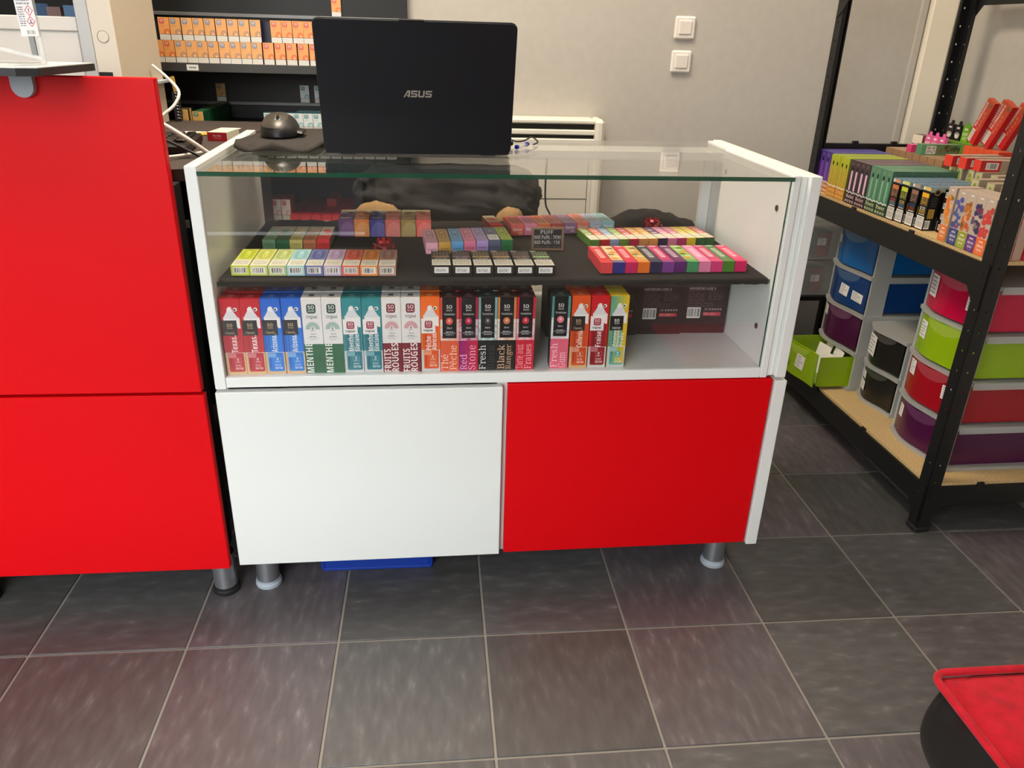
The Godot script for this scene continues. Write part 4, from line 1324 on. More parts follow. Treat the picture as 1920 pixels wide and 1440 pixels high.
# ---------------------------------------------------------------- on the glass counter top
func build_counter_top():
	var Y := 0.9128
	# laptop, its lid back towards us
	var t := thing("laptop", "open black laptop seen from behind on the glass counter", "laptop", CAB, Vector3(0.400, Y, -0.215), 0.008)
	var bs := begin()
	prism(bs, round_rect(0.366, 0.242, 0.012), Vector3(0, 0.003, -0.121), Vector3.RIGHT, Vector3.BACK, Vector3.UP, 0.014)
	part("base", bs.commit(), M.black_plastic, t)
	part("hinge", bm(Vector3(0.30, 0.012, 0.012), 0.004), M.laptop_edge, t, Vector3(0, 0.012, 0.003))
	for s in [-1.0, 1.0]:
		part("rubber_foot", bm(Vector3(0.03, 0.003, 0.012)), M.rubber, t, Vector3(s * 0.14, 0.0015, -0.02))
	var tilt := Basis(Vector3.RIGHT, 0.27)
	var lm := begin()
	var LH := 0.246
	prism(lm, round_rect(0.3635, LH, 0.011, 6).map(func(p): return p + Vector2(0, LH * 0.5)), Vector3(0, 0, -0.004), Vector3.RIGHT, Vector3.UP, Vector3.BACK, 0.0065)
	var lid := part("lid", lm.commit(), M.laptop_lid, t, Vector3(0, 0.006, 0.010), tilt)
	var rim := begin()
	var rr := round_rect(0.3645, LH + 0.001, 0.0115, 6)
	var pts := []
	for p in rr:
		pts.append(Vector3(p.x, p.y + LH * 0.5, -0.003))
	pts.append(pts[0])
	tube(rim, pts, 0.0013, 6, false)
	part("lid_rim", rim.commit(), M.laptop_edge, lid)
	var scr := StandardMaterial3D.new()
	scr.albedo_color = Color(0.02, 0.02, 0.02)
	scr.emission_enabled = true
	scr.emission = Color(0.7, 0.8, 0.9)
	scr.emission_energy_multiplier = 0.35
	part("screen", bm(Vector3(0.338, 0.192, 0.0008)), scr, lid, Vector3(0, 0.132, -0.0045))
	part("camera_bump", bm(Vector3(0.045, 0.003, 0.006), 0.001), M.black_plastic, lid, Vector3(-0.008, LH + 0.001, -0.001))
	# emblem in slanted block letters
	var lg := begin()
	var strokes := {
		"A": [[[0.0, 0.0], [0.55, 1.0], [1.0, 1.0], [1.0, 0.0], [0.76, 0.0], [0.76, 0.22], [0.50, 0.22], [0.60, 0.40], [0.76, 0.40], [0.76, 0.78], [0.66, 0.78], [0.26, 0.0]]],
		"S": [[[0.0, 0.0], [0.85, 0.0], [1.0, 0.12], [1.0, 0.48], [0.85, 0.6], [0.25, 0.6], [0.25, 0.78], [1.0, 0.78], [1.0, 1.0], [0.15, 1.0], [0.0, 0.88], [0.0, 0.52], [0.15, 0.4], [0.75, 0.4], [0.75, 0.22], [0.0, 0.22]]],
		"U": [[[0.0, 1.0], [0.0, 0.15], [0.15, 0.0], [0.85, 0.0], [1.0, 0.15], [1.0, 1.0], [0.75, 1.0], [0.75, 0.22], [0.25, 0.22], [0.25, 1.0]]]}
	var cx := -0.0265
	for c in ["A", "S", "U", "S"]:
		for s in strokes[c]:
			var w := 0.0118
			var hgt := 0.0125
			prism(lg, s.map(func(q): return Vector2(cx + q[0] * w + q[1] * 0.0012, (q[1] - 0.5) * hgt)), Vector3(0.0, 0.118, 0.0025), Vector3.RIGHT, Vector3.UP, Vector3.BACK, 0.0004)
		cx += 0.0136
	part("emblem", lg.commit(), M.logo_silver, lid)
	for r in 5:
		for k in 14:
			part("key", bm(Vector3(0.0165, 0.002, 0.0155), 0.0005), M.black_gloss, t, Vector3(-0.125 + 0.0192 * k, 0.018, -0.028 - 0.0185 * r))
	# folded dark cloth used as a mouse pad
	var n := FastNoiseLite.new()
	n.seed = 31
	n.frequency = 12.0
	var pd := func(u: float, v: float) -> Vector3:
		# a closed sheet: v 0..0.45 underside, 0.55..1 top side
		var a := TAU * u
		var k := 1.0 - absf(v * 2.0 - 1.0)
		var ca := cos(a)
		var sa := sin(a)
		var hx := 0.083
		var hz := 0.16
		var q := Vector2(signf(ca) * pow(absf(ca), 0.25) * hx, signf(sa) * pow(absf(sa), 0.25) * hz) * sqrt(k)
		var edge := smoothstep(0.55, 1.0, k)
		var wave := 0.0085 * sin(q.x * 66.0 + 0.9) * smoothstep(0.0, 0.15, q.y) + 0.004 * n.get_noise_2d(q.x * 2.0, q.y * 2.0)
		var y := 0.013 + wave * edge
		y = y if v > 0.5 else y - 0.012 * (1.0 - edge * 0.25) - wave * 0.3
		return Vector3(q.x - 0.07 * q.y, maxf(y, 0.0006), q.y)
	single("mouse_cloth", "folded dark cloth under the mouse on the glass counter", "cloth", grid_mesh(72, 24, pd), M.pad_cloth, CAB, Transform3D(Basis.IDENTITY, Vector3(0.1235, Y, -0.385)))
	# mouse
	var ms := thing("computer_mouse", "dark computer mouse with two glossy accents on the folded cloth", "mouse", CAB, Vector3(0.106, Y + 0.0175, -0.385), 0.03)
	var mf := func(u: float, v: float) -> Vector3:
		var a := TAU * u
		var ph := PI * 0.5 * v
		var c := cos(ph)
		var x := cos(a) * 0.041 * pow(c, 0.72) * (1.0 + 0.10 * sin(a))
		var z := sin(a) * 0.062 * pow(c, 0.75)
		var y := pow(sin(ph), 0.9) * (0.042 - 0.17 * maxf(z, 0.0))
		return Vector3(x, maxf(y, 0.0), z)
	part("body", grid_mesh(40, 16, mf), M.mouse_body, ms)
	var tf := func(u: float, v: float) -> Vector3:
		var p: Vector3 = mf.call(u, lerpf(0.30, 1.0, v))
		return Vector3(p.x * 0.93 - 0.002, p.y * 1.03 + 0.0006, p.z * 1.0)
	part("button_shell", grid_mesh(40, 14, tf), M.mouse_top, ms)
	part("wheel_slot", bm(Vector3(0.007, 0.010, 0.018), 0.002), M.black_gloss, ms, Vector3(0, 0.0322, 0.029), Basis(Vector3.RIGHT, 0.5))
	for s in [-1.0, 1.0]:
		part("accent", bm(Vector3(0.003, 0.006, 0.014), 0.001), M.chrome, ms, Vector3(s * 0.0045, 0.0342, 0.030), Basis(Vector3.RIGHT, 0.5))
	part("button_gap", bm(Vector3(0.0008, 0.004, 0.04), 0.0002), M.rubber, ms, Vector3(0, 0.0405, 0.008), Basis(Vector3.RIGHT, 0.16))
	part("thumb_wing", bm(Vector3(0.022, 0.009, 0.060), 0.004), M.mouse_body, ms, Vector3(0.040, 0.0052, 0.0), Basis(Vector3.BACK, -0.18))
	part("side_gloss", bm(Vector3(0.004, 0.016, 0.038), 0.002), M.black_gloss, ms, Vector3(0.0315, 0.021, 0.008), Basis(Vector3.BACK, 0.62) * Basis(Vector3.UP, -0.12))
	# plug at the laptop's side and a short cord with blue beads
	var us := thing("usb_plug", "black plug at the right side of the laptop", "plug", CAB, Vector3(0.592, Y + 0.006, -0.36))
	part("plug", bm(Vector3(0.018, 0.010, 0.016), 0.002), M.black_plastic, us, Vector3(0.004, 0.003, 0))
	var cs := begin()
	tube(cs, smooth_path([Vector3(0.602, 0.925, -0.405), Vector3(0.615, 0.921, -0.395), Vector3(0.635, 0.922, -0.40), Vector3(0.655, 0.927, -0.425), Vector3(0.668, 0.918, -0.415), Vector3(0.655, 0.9155, -0.39)]), 0.0018, 6)
	single("short_cord", "short black cord beside the laptop", "cord", cs.commit(), M.cable_black, CAB, Transform3D.IDENTITY)
	var vial := thing("small_vial", "small clear vial with a blue cap beside the laptop", "vial", CAB, Vector3(0.624, Y + 0.0048, -0.345), 0.9)
	var vs := begin()
	lathe(vs, [Vector2(0.0, -0.02), Vector2(0.0042, -0.02), Vector2(0.0042, 0.02), Vector2(0.0, 0.02)], 12)
	part("tube", vs.commit(), M.clear_plastic, vial, Vector3.ZERO, Basis(Vector3.BACK, PI / 2))
	var vc := begin()
	lathe(vc, [Vector2(0.0, -0.003), Vector2(0.0045, -0.003), Vector2(0.0045, 0.003), Vector2(0.0, 0.003)], 12)
	part("cap", vc.commit(), M.blue_bead, vial, Vector3(-0.022, 0, 0), Basis(Vector3.BACK, PI / 2))
	part("band", vc.commit(), M.blue_bead, vial, Vector3(0.020, 0.002, 0), Basis(Vector3.BACK, PI / 2))
	# black lead hanging down behind the case
	var hs := begin()
	tube(hs, smooth_path([Vector3(0.690, 0.884, -0.492), Vector3(0.703, 0.872, -0.498), Vector3(0.703, 0.82, -0.50), Vector3(0.706, 0.76, -0.50), Vector3(0.722, 0.72, -0.50), Vector3(0.735, 0.60, -0.50)]), 0.0022, 6)
	single("hanging_lead", "thin black lead hanging down behind the display case", "cable", hs.commit(), M.cable_black, CAB, Transform3D.IDENTITY)

# ---------------------------------------------------------------- print of the tall bottle cartons
const WHT := Color(0.93, 0.92, 0.90)
const INK := Color(0.07, 0.06, 0.06)

func bottle_art(key: String, bg: Color, liquid: Color, badge_bg: Color, badge_ink: Color, series: String, words: Array, foot_c: Color, liquid2: Variant = null) -> Rect2i:
	var r := alloc(88, 350)
	fill(r, bg)
	if liquid2 != null:
		grad(r, liquid, liquid2, 0, 0, 1, 1, false)
	fill(r, foot_c, 0.0, 0.70, 1.0, 0.30)
	# bottle body, neck and tip
	fill(r, bg.darkened(0.25), 0.10, 0.34, 0.04, 0.36)
	rrect(r, liquid, 0.14, 0.34, 0.78, 0.62, 0.10)
	if liquid2 != null:
		for i in range(0, 68):
			var q := sub(r, 0.14, 0.34, 0.78, 0.60)
			sheet.fill_rect(Rect2i(q.position.x + i, q.position.y, 1, q.size.y), liquid.lerp(liquid2, i / 68.0))
	fill(r, liquid.lightened(0.12), 0.60, 0.46, 0.12, 0.25)
	fill(r, liquid.darkened(0.18), 0.20, 0.46, 0.08, 0.46)
	fill(r, WHT, 0.14, 0.24, 0.78, 0.125)
	for i in 14:
		var w := 0.16 + 0.62 * pow(i / 13.0, 1.3)
		fill(r, Color(0.86, 0.86, 0.86), 0.50 - w * 0.5, 0.10 + 0.011 * i, w, 0.012)
	disc(r, WHT, 0.47, 0.135, 0.12, 0.028)
	disc(r, WHT, 0.76, 0.135, 0.10, 0.024)
	disc(r, INK, 0.74, 0.138, 0.05, 0.012)
	fill(r, WHT, 0.80, 0.25, 0.13, 0.13)
	# badge
	fill(r, badge_bg, 0.02, 0.275, 0.74, 0.20)
	logo(r, 0.20, 0.305, 0.40, 0.098, null if badge_bg.v < 0.5 else badge_ink, badge_ink if badge_bg.v < 0.5 else WHT)
	text(r, series, badge_ink if badge_bg.v < 0.5 else INK, 0.14, 0.418, 0.50, 0.036, "serif_italic_bold" if false else "serif_bold")
	# flavour words, reading upwards
	var n := words.size()
	for i in n:
		var tw := 0.30 if n == 1 else 0.56 / n
		var x0 := 0.36 if n == 1 else 0.24 + i * (tw + 0.02)
		var hh: float = minf(0.235, 0.038 * words[i].length())
		text(r, words[i], WHT, x0, 0.70 - hh, tw, hh, "bold", true)
	# lower part of the bottle with its small icons
	fill(r, WHT.lerp(liquid, 0.55), 0.10, 0.715, 0.45, 0.055)
	fill(r, WHT.lerp(foot_c, 0.3), 0.0, 0.700, 1.0, 0.006)
	rrect(r, liquid.lightened(0.30), 0.42, 0.765, 0.36, 0.085, 0.25)
	rrect(r, liquid, 0.45, 0.772, 0.30, 0.071, 0.25)
	text(r, "0", WHT, 0.55, 0.777, 0.10, 0.036)
	lines(r, WHT, 0.50, 0.822, 0.20, 0.012, 1, 0.7)
	lines(r, WHT, 0.44, 0.868, 0.32, 0.012, 1, 0.7)
	fill(r, WHT, 0.44, 0.890, 0.32, 0.004)
	text(r, "50/50", WHT, 0.44, 0.903, 0.38, 0.028)
	art[key] = r
	return r

func half_art(key: String, badge: Color, sun: Color, base: Color, words: Array) -> Rect2i:
	var r := alloc(88, 350)
	fill(r, Color(0.90, 0.89, 0.87))
	fill(r, base, 0.0, 0.60, 1.0, 0.40)
	logo(r, 0.26, 0.075, 0.46, 0.12, badge, WHT)
	text(r, "Original", INK.lerp(badge, 0.5), 0.22, 0.215, 0.56, 0.055, "serif")
	for k in 9:
		disc(r, sun.lerp(Color(0.9, 0.89, 0.87), 0.1 + 0.05 * (k % 2)), 0.5, 0.40, 0.36 - 0.03 * k, 0.095 - 0.0075 * k, 0.92 - 0.02 * k, true)
	disc(r, Color(0.92, 0.91, 0.9), 0.5, 0.395, 0.12, 0.03)
	text(r, "0", badge, 0.455, 0.375, 0.09, 0.034)
	lines(r, sun.darkened(0.3), 0.40, 0.415, 0.2, 0.012, 1, 0.7)
	text(r, "50ml", Color(0.4, 0.4, 0.4), 0.38, 0.455, 0.26, 0.022, "sans")
	lines(r, Color(0.3, 0.3, 0.3), 0.32, 0.495, 0.36, 0.012, 1, 0.7)
	fill(r, Color(0.5, 0.5, 0.5), 0.2, 0.517, 0.62, 0.004)
	lines(r, Color(0.45, 0.45, 0.45), 0.34, 0.535, 0.32, 0.010, 1, 0.7)
	if words.size() == 1:
		text(r, words[0], WHT, 0.05, 0.585, 0.36, 0.405, "bold", true)
	else:
		text(r, words[0], WHT, 0.05, 0.68, 0.36, 0.315, "bold", true)
		text(r, words[1], WHT, 0.45, 0.60, 0.36, 0.395, "bold", true)
	art[key] = r
	return r

func dark_art(key: String, edge: Color, dot: Color, base: Color, base2: Color, ink: Array, words: Array, fade: Color) -> Rect2i:
	var r := alloc(88, 350)
	fill(r, edge)
	fill(r, WHT.lerp(fade, 0.25), 0.0, 0.29, 1.0, 0.30)
	for k in 26:
		disc(r, fade.lerp(WHT, rng.randf_range(0.2, 0.7)), rng.randf_range(0.0, 1.0), rng.randf_range(0.30, 0.58), rng.randf_range(0.05, 0.16), rng.randf_range(0.01, 0.035))
	grad(r, base, base2, 0.0, 0.58, 1.0, 0.42, false)
	rrect(r, Color(0.05, 0.05, 0.055), 0.12, 0.0, 0.74, 0.545, 0.05)
	fill(r, Color(0.05, 0.05, 0.055), 0.12, 0.0, 0.74, 0.1)
	logo(r, 0.27, 0.085, 0.44, 0.115, null, WHT)
	text(r, "Tentations", WHT, 0.20, 0.205, 0.58, 0.030, "serif_bold")
	disc(r, dot, 0.49, 0.315, 0.185, 0.047)
	text(r, "0", WHT, 0.44, 0.293, 0.10, 0.034)
	text(r, "50ml", WHT, 0.36, 0.395, 0.26, 0.022)
	lines(r, Color(0.85, 0.85, 0.85), 0.30, 0.452, 0.4, 0.015, 1, 0.7)
	fill(r, Color(0.85, 0.85, 0.85), 0.17, 0.475, 0.64, 0.006)
	lines(r, Color(0.85, 0.85, 0.85), 0.30, 0.492, 0.4, 0.012, 1, 0.7)
	var n := words.size()
	for i in n:
		var hh: float = minf(0.345, 0.062 * words[i].length() + 0.03)
		text(r, words[i], ink[i % ink.size()], 0.03 + 0.45 * i, 0.985 - hh, 0.38, hh, "serif", true)
	art[key] = r
	return r

func build_case_goods():
	var tan := col(214, 178, 128)
	var ash := Color(0.80, 0.80, 0.80)
	var gold := col(214, 186, 140)
	bottle_art("texas", col(196, 16, 34), col(186, 22, 38), col(34, 30, 28), gold, "Classic.", ["Texas."], tan)
	bottle_art("arizona", col(26, 98, 200), col(16, 118, 214), col(30, 26, 26), gold, "Classic.", ["Arizona."], tan)
	half_art("menthe", col(22, 66, 44), col(150, 176, 164), col(14, 92, 48), ["MENTHE"])
	bottle_art("glaciale", col(44, 136, 142), col(20, 116, 130), WHT, col(150, 20, 50), "Original.", ["Menthe", "Glaciale."], ash)
	half_art("fruits", col(118, 16, 40), col(206, 150, 156), col(122, 22, 34), ["FRUITS", "ROUGES"])
	bottle_art("peche", col(240, 110, 24), col(226, 84, 20), WHT, col(160, 24, 50), "Original.", ["Pêche", "Abricot."], ash)
	dark_art("the_peche", col(214, 74, 58), col(224, 90, 72), col(222, 92, 54), col(222, 92, 54), [col(250, 214, 190)], ["Thé", "Pêche"], col(236, 130, 100))
	dark_art("red_stone", col(170, 14, 60), col(190, 14, 70), col(150, 22, 120), col(206, 16, 52), [col(250, 190, 210)], ["Red", "Stone"], col(170, 40, 90))
	dark_art("fresh_black", col(120, 170, 160), col(60, 62, 64), col(14, 14, 16), col(14, 14, 16), [WHT, col(62, 62, 66)], ["Fresh", "Black"], col(120, 170, 160))
	dark_art("ranger", col(206, 126, 76), col(206, 120, 70), col(24, 22, 22), col(24, 20, 18), [col(232, 190, 150)], ["Black", "Ranger"], col(226, 160, 120))
	dark_art("tarte", col(206, 26, 54), col(206, 26, 58), col(206, 26, 54), col(206, 26, 54), [col(250, 190, 196)], ["Tarte aux", "Fraises"], col(226, 70, 96))
	dark_art("gum", col(84, 150, 144), col(230, 120, 136), col(226, 100, 124), col(226, 100, 124), [col(252, 210, 214)], ["Fresh", "Gum"], col(200, 196, 200))
	bottle_art("california", col(226, 84, 28), col(206, 74, 24), col(34, 30, 28), gold, "Classic.", ["California."], tan)
	bottle_art("fraise", col(206, 16, 28), col(150, 14, 26), WHT, col(160, 20, 50), "Original.", ["Fraise."], ash)
	bottle_art("ananas", col(232, 190, 20), col(86, 170, 160), col(22, 22, 22), WHT, "Tentations", ["Ananas", "Mangue", "Frais"], ash, col(240, 190, 20))
	var tops := {"texas": col(170, 14, 26), "arizona": col(26, 84, 180), "menthe": col(226, 224, 218), "glaciale": col(40, 124, 130), "fruits": col(224, 222, 216), "peche": col(236, 104, 24), "the_peche": col(60, 30, 26), "red_stone": col(60, 16, 30), "fresh_black": col(40, 52, 50), "ranger": col(60, 40, 30), "tarte": col(60, 18, 26), "gum": col(40, 56, 58), "california": col(222, 78, 24), "fraise": col(200, 16, 26), "ananas": col(232, 200, 30)}
	var say := {"texas": "red bottle carton with black badge", "arizona": "bright blue bottle carton with black badge", "menthe": "white carton with green lower half", "glaciale": "teal bottle carton with white badge", "fruits": "white carton with maroon lower half", "peche": "orange bottle carton with white badge", "the_peche": "salmon orange carton with black panel", "red_stone": "magenta carton with black panel", "fresh_black": "black and sea green carton", "ranger": "black carton with copper edges", "tarte": "crimson carton with black panel", "gum": "pink carton with black panel", "california": "orange bottle carton with black badge", "fraise": "dark red bottle carton with white badge", "ananas": "yellow and teal bottle carton"}
	var row := ["texas", "texas", "arizona", "arizona", "menthe", "menthe", "glaciale", "glaciale", "fruits", "fruits", "peche", "the_peche", "red_stone", "fresh_black", "ranger", "tarte", "gum", "california", "fraise", "ananas"]
	var top_art := {}
	for k in tops:
		var r := alloc(88, 40)
		fill(r, tops[k])
		var c: Color = tops[k]
		rrect(r, c.lightened(0.35) if c.v < 0.85 or c.s > 0.3 else c.darkened(0.6), 0.36, 0.30, 0.28, 0.30, 0.3)
		lines(r, c.lightened(0.5) if c.s > 0.3 else c.darkened(0.5), 0.3, 0.66, 0.4, 0.14, 1, 0.6)
		top_art[k] = r
	var sz := Vector3(0.0362, 0.152, 0.038)
	for i in row.size():
		var k: String = row[i]
		var x := 0.0450 + 0.0371 * i if i < 16 else 0.6720 + 0.0385 * (i - 16)
		var sidec := plain(tops[k].darkened(0.1) if not k in ["menthe", "fruits"] else col(222, 220, 214))
		var m := carton(sz, sidec, art[k], top_art[k])
		var yaw: float = rng.randf_range(-0.012, 0.012) if i < 16 else [-0.05, 0.0, -0.02, 0.03][i - 16]
		single("bottle_carton", "%s, %s from left in the front row" % [say[k], ORD[i]], "carton", m, sheet_mat, CAB, Transform3D(Basis(Vector3.UP, yaw), Vector3(x, 0.5273, -0.0385 - (0.004 if i >= 16 else 0.0))), "tall bottle cartons in the case")
		if i < 16 or i > 16:
			single("bottle_carton", "%s behind the %s of the front row" % [say[k], ORD[i]], "carton", m, sheet_mat, CAB, Transform3D(Basis(Vector3.UP, rng.randf_range(-0.02, 0.02)), Vector3(x, 0.5273, -0.083)), "tall bottle cartons in the second row")
		if i < 3 or (i > 10 and i < 16):
			single("bottle_carton", "%s in third row, behind the %s" % [say[k], ORD[i]], "carton", m, sheet_mat, CAB, Transform3D(Basis(Vector3.UP, rng.randf_range(-0.02, 0.02)), Vector3(x, 0.5273, -0.125)), "tall bottle cartons in the third row")
	# large dark device boxes at the back of the lower compartment
	var dv := alloc(150, 230)
	fill(dv, col(62, 40, 40))
	text(dv, "VAPORESSO LUXE X", col(214, 200, 196), 0.10, 0.335, 0.60, 0.035)
	lines(dv, col(120, 96, 94), 0.10, 0.385, 0.28, 0.014, 1, 0.7)
	lines(dv, col(120, 96, 94), 0.55, 0.385, 0.20, 0.014, 1, 0.7)
	lines(dv, col(116, 90, 88), 0.10, 0.415, 0.36, 0.13, 6, 0.35)
	lines(dv, col(116, 90, 88), 0.55, 0.415, 0.32, 0.10, 5, 0.35)
	lines(dv, col(116, 90, 88), 0.10, 0.55, 0.60, 0.06, 3, 0.35)
	barcode(dv, 0.11, 0.62, 0.30, 0.16)
	text(dv, "CE", col(200, 186, 182), 0.50, 0.635, 0.07, 0.03)
	for k in 5:
		disc(dv, col(200, 186, 182), 0.62 + 0.06 * k, 0.65, 0.022, 0.015, 0.4)
	fill(dv, col(190, 62, 72), 0.47, 0.69, 0.40, 0.055)
	lines(dv, col(236, 150, 150), 0.49, 0.70, 0.3, 0.035, 2, 0.4)
	for i in 4:
		single("device_box", "dark brown device box, %s from the right at the back of the lower compartment" % ORD[i], "box", carton(Vector3(0.102, 0.163, 0.075), plain(col(52, 34, 34)), dv), sheet_mat, CAB, Transform3D(Basis(Vector3.UP, -0.03 + 0.015 * i), Vector3(1.036 - 0.1045 * i, 0.5273, -0.250 + 0.004 * i)), "dark device boxes")
	build_flat_goods()

# ---------------------------------------------------------------- flat cartons on the cloth
func shape_of(c: Color, k: float) -> Color:
	return c.darkened(k) if k > 0 else c.lightened(-k)

func flat_row(names: Array, group: String, where: String, x0: float, x1: float, z_front: float, z_front_end: float, size: Vector3, yaw: float, tops: Array, fronts: Array, side: Variant = null):
	var n := names.size()
	for i in n:
		var f := (i + 0.5) / n
		var w := (x1 - x0) / n
		var zf := lerpf(z_front, z_front_end, f)
		var s := Vector3(minf(size.x, w - 0.0014), size.y, size.z)
		var sd: Rect2i = side if side != null else fronts[i]
		var b := Basis(Vector3.UP, yaw + rng.randf_range(-0.008, 0.008))
		var c := Vector3(lerpf(x0, x1, f), 0.7124, zf) + b * Vector3(0, 0, -size.z * 0.5)
		single("flat_carton", "%s flat carton, %s from the left %s" % [names[i], ORD[i], where], "carton", carton(s, sd, fronts[i], tops[i]), sheet_mat, CAB, Transform3D(b, c), group)

func build_flat_goods():
	# front left row of nine
	var cA := [col(198, 212, 40), col(206, 214, 92), col(188, 206, 120), col(150, 206, 212), col(84, 96, 160), col(186, 156, 196), col(226, 82, 56), col(236, 132, 44), col(170, 120, 104)]
	var tA := []
	var fA := []
	for c in cA:
		var r := alloc(46, 120)
		fill(r, c.lerp(Color(0.75, 0.75, 0.7), 0.25))
		rrect(r, c.darkened(0.12), 0.16, 0.06, 0.68, 0.52, 0.45)
		rrect(r, c.lightened(0.2), 0.36, 0.12, 0.26, 0.40, 0.4)
		rrect(r, c.darkened(0.05), 0.41, 0.30, 0.16, 0.18, 0.3)
		fill(r, Color(0.90, 0.89, 0.82), 0.05, 0.64, 0.90, 0.33)
		lines(r, Color(0.55, 0.54, 0.48), 0.12, 0.68, 0.76, 0.24, 4, 0.45)
		tA.append(r)
		var f := alloc(46, 26)
		fill(f, c.lerp(Color(0.85, 0.85, 0.8), 0.2))
		barcode(f, 0.14, 0.16, 0.72, 0.62)
		fA.append(f)
	flat_row(["lime yellow", "pale lime", "pale green", "aqua", "indigo", "lilac", "vermilion", "orange", "brown"], "front left row of flat cartons", "in the front left row on the cloth", 0.046, 0.353, -0.060, -0.054, Vector3(0.0338, 0.019, 0.122), 0.0, tA, fA)
	# taller row at the back
	var cB := [col(84, 28, 92), col(206, 112, 26), col(48, 44, 122), col(206, 92, 82), col(150, 122, 52), col(230, 92, 80)]
	var tB := []
	var fB := []
	for c in cB:
		var r := alloc(46, 100)
		fill(r, col(176, 166, 128))
		grad(r, col(196, 188, 150), c, 0, 0.1, 1, 0.6)
		for k in 5:
			disc(r, c.darkened(rng.randf_range(0.0, 0.4)), rng.randf_range(0.2, 0.8), rng.randf_range(0.2, 0.6), 0.22, 0.08)
		fill(r, c, 0, 0.70, 1, 0.30)
		text(r, "PUFF", WHT, 0.14, 0.78, 0.72, 0.13)
		tB.append(r)
		var f := alloc(40, 44)
		fill(f, c)
		disc(f, c.lightened(0.2), 0.6, 0.9, 0.55, 0.75)
		fB.append(f)
	flat_row(["purple", "orange", "indigo", "coral", "olive", "salmon"], "taller cartons at the back", "in the taller row at the back left", 0.216, 0.424, -0.364, -0.364, Vector3(0.0342, 0.039, 0.104), 0.0, tB, fB, plain(col(160, 130, 110)))
	# five with fruit
	var cC := [col(120, 164, 124), col(44, 110, 70), col(206, 196, 112), col(186, 112, 70), col(206, 44, 44)]
	var tC := []
	var fC := []
	for c in cC:
		var r := alloc(46, 120)
		fill(r, col(176, 168, 138))
		for k in 4:
			disc(r, c.lerp(Color.WHITE, rng.randf_range(0.0, 0.4)), rng.randf_range(0.3, 0.7), rng.randf_range(0.25, 0.55), 0.28, 0.09)
		fill(r, c, 0, 0.66, 1, 0.34)
		disc(r, c.darkened(0.15), 0.5, 0.84, 0.36, 0.05)
		tC.append(r)
		var f := alloc(40, 26)
		fill(f, c)
		disc(f, c.darkened(0.12), 0.5, 0.5, 0.4, 0.14)
		fC.append(f)
	flat_row(["sage green", "dark green", "straw yellow", "rust", "red"], "fruit cartons at the left", "in the group of five at the left", 0.068, 0.208, -0.256, -0.256, Vector3(0.0274, 0.019, 0.124), 0.0, tC, fC, plain(col(150, 140, 118)))
	# seven with little windows
	var cD := [col(232, 168, 186), col(206, 156, 72), col(96, 164, 212), col(230, 122, 156), col(176, 150, 206), col(86, 96, 124), col(150, 176, 40)]
	var tD := []
	var fD := []
	for i in 7:
		var c: Color = cD[i]
		var r := alloc(46, 120)
		fill(r, c.lerp(Color(0.7, 0.7, 0.68), 0.15))
		fill(r, c.darkened(0.35), 0.24, 0.16, 0.5, 0.50)
		fill(r, c.lerp(Color(0.85, 0.8, 0.75), 0.4), 0.30, 0.19, 0.38, 0.44)
		disc(r, c.darkened(0.2), 0.49, 0.45, 0.12, 0.10)
		if i == 5:
			fill(r, WHT, 0.06, 0.58, 0.88, 0.36)
			lines(r, Color(0.5, 0.5, 0.5), 0.14, 0.64, 0.7, 0.22, 4, 0.4)
		tD.append(r)
		var f := alloc(40, 26)
		var fc: Color = c if i != 6 else col(24, 112, 62)
		fill(f, fc)
		lines(f, fc.darkened(0.4), 0.15, 0.55, 0.7, 0.12, 1, 0.6)
		fD.append(f)
	flat_row(["pale pink", "amber", "sky blue", "pink", "lilac", "slate", "lime and green"], "windowed cartons in the middle", "in the middle row of windowed cartons", 0.410, 0.598, -0.212, -0.242, Vector3(0.0266, 0.024, 0.120), 0.05, tD, fD)
	# six black ones
	var cE := [col(150, 96, 64), col(120, 80, 96), col(170, 140, 60), col(196, 150, 90), col(120, 84, 80), col(150, 190, 120)]
	var tE := []
	var fE := []
	for c in cE:
		var r := alloc(56, 110)
		fill(r, Color(0.05, 0.05, 0.05))
		for k in 5:
			fill(r, c.lerp(Color(0.3, 0.28, 0.26), 0.55), 0.10 + 0.165 * k, 0.09, 0.13, 0.26)
			disc(r, c.lightened(rng.randf_range(0.0, 0.3)), 0.16 + 0.17 * k, 0.42, 0.11, 0.055)
		fill(r, WHT, 0.06, 0.02, 0.3, 0.03)
		lines(r, WHT, 0.22, 0.52, 0.6, 0.04, 1, 0.8)
		fill(r, Color(0.88, 0.87, 0.80), 0.03, 0.60, 0.94, 0.36)
		lines(r, Color(0.45, 0.44, 0.4), 0.10, 0.65, 0.8, 0.26, 4, 0.45)
		tE.append(r)
		var f := alloc(56, 30)
		fill(f, Color(0.04, 0.04, 0.04))
		fill(f, Color(0.92, 0.92, 0.9), 0.14, 0.18, 0.72, 0.56)
		lines(f, Color(0.45, 0.45, 0.45), 0.22, 0.34, 0.5, 0.26, 2, 0.5)
		fE.append(f)
	flat_row(["black carton-and-copper", "black-and-plum", "black-and-gold", "black-and-amber", "black-and-brown", "black-and-pale-green"], "black cartons at the front", "in the front row of black cartons", 0.419, 0.661, -0.054, -0.050, Vector3(0.0375, 0.020, 0.112), 0.0, tE, fE, plain(Color(0.05, 0.05, 0.05)))
	# single red one and the slanting pastel row at the back
	var cF := [col(226, 100, 86), col(222, 130, 156), col(226, 122, 76), col(186, 84, 78), col(150, 112, 150), col(226, 122, 100), col(166, 180, 200), col(140, 190, 196)]
	var tF := []
	var fF := []
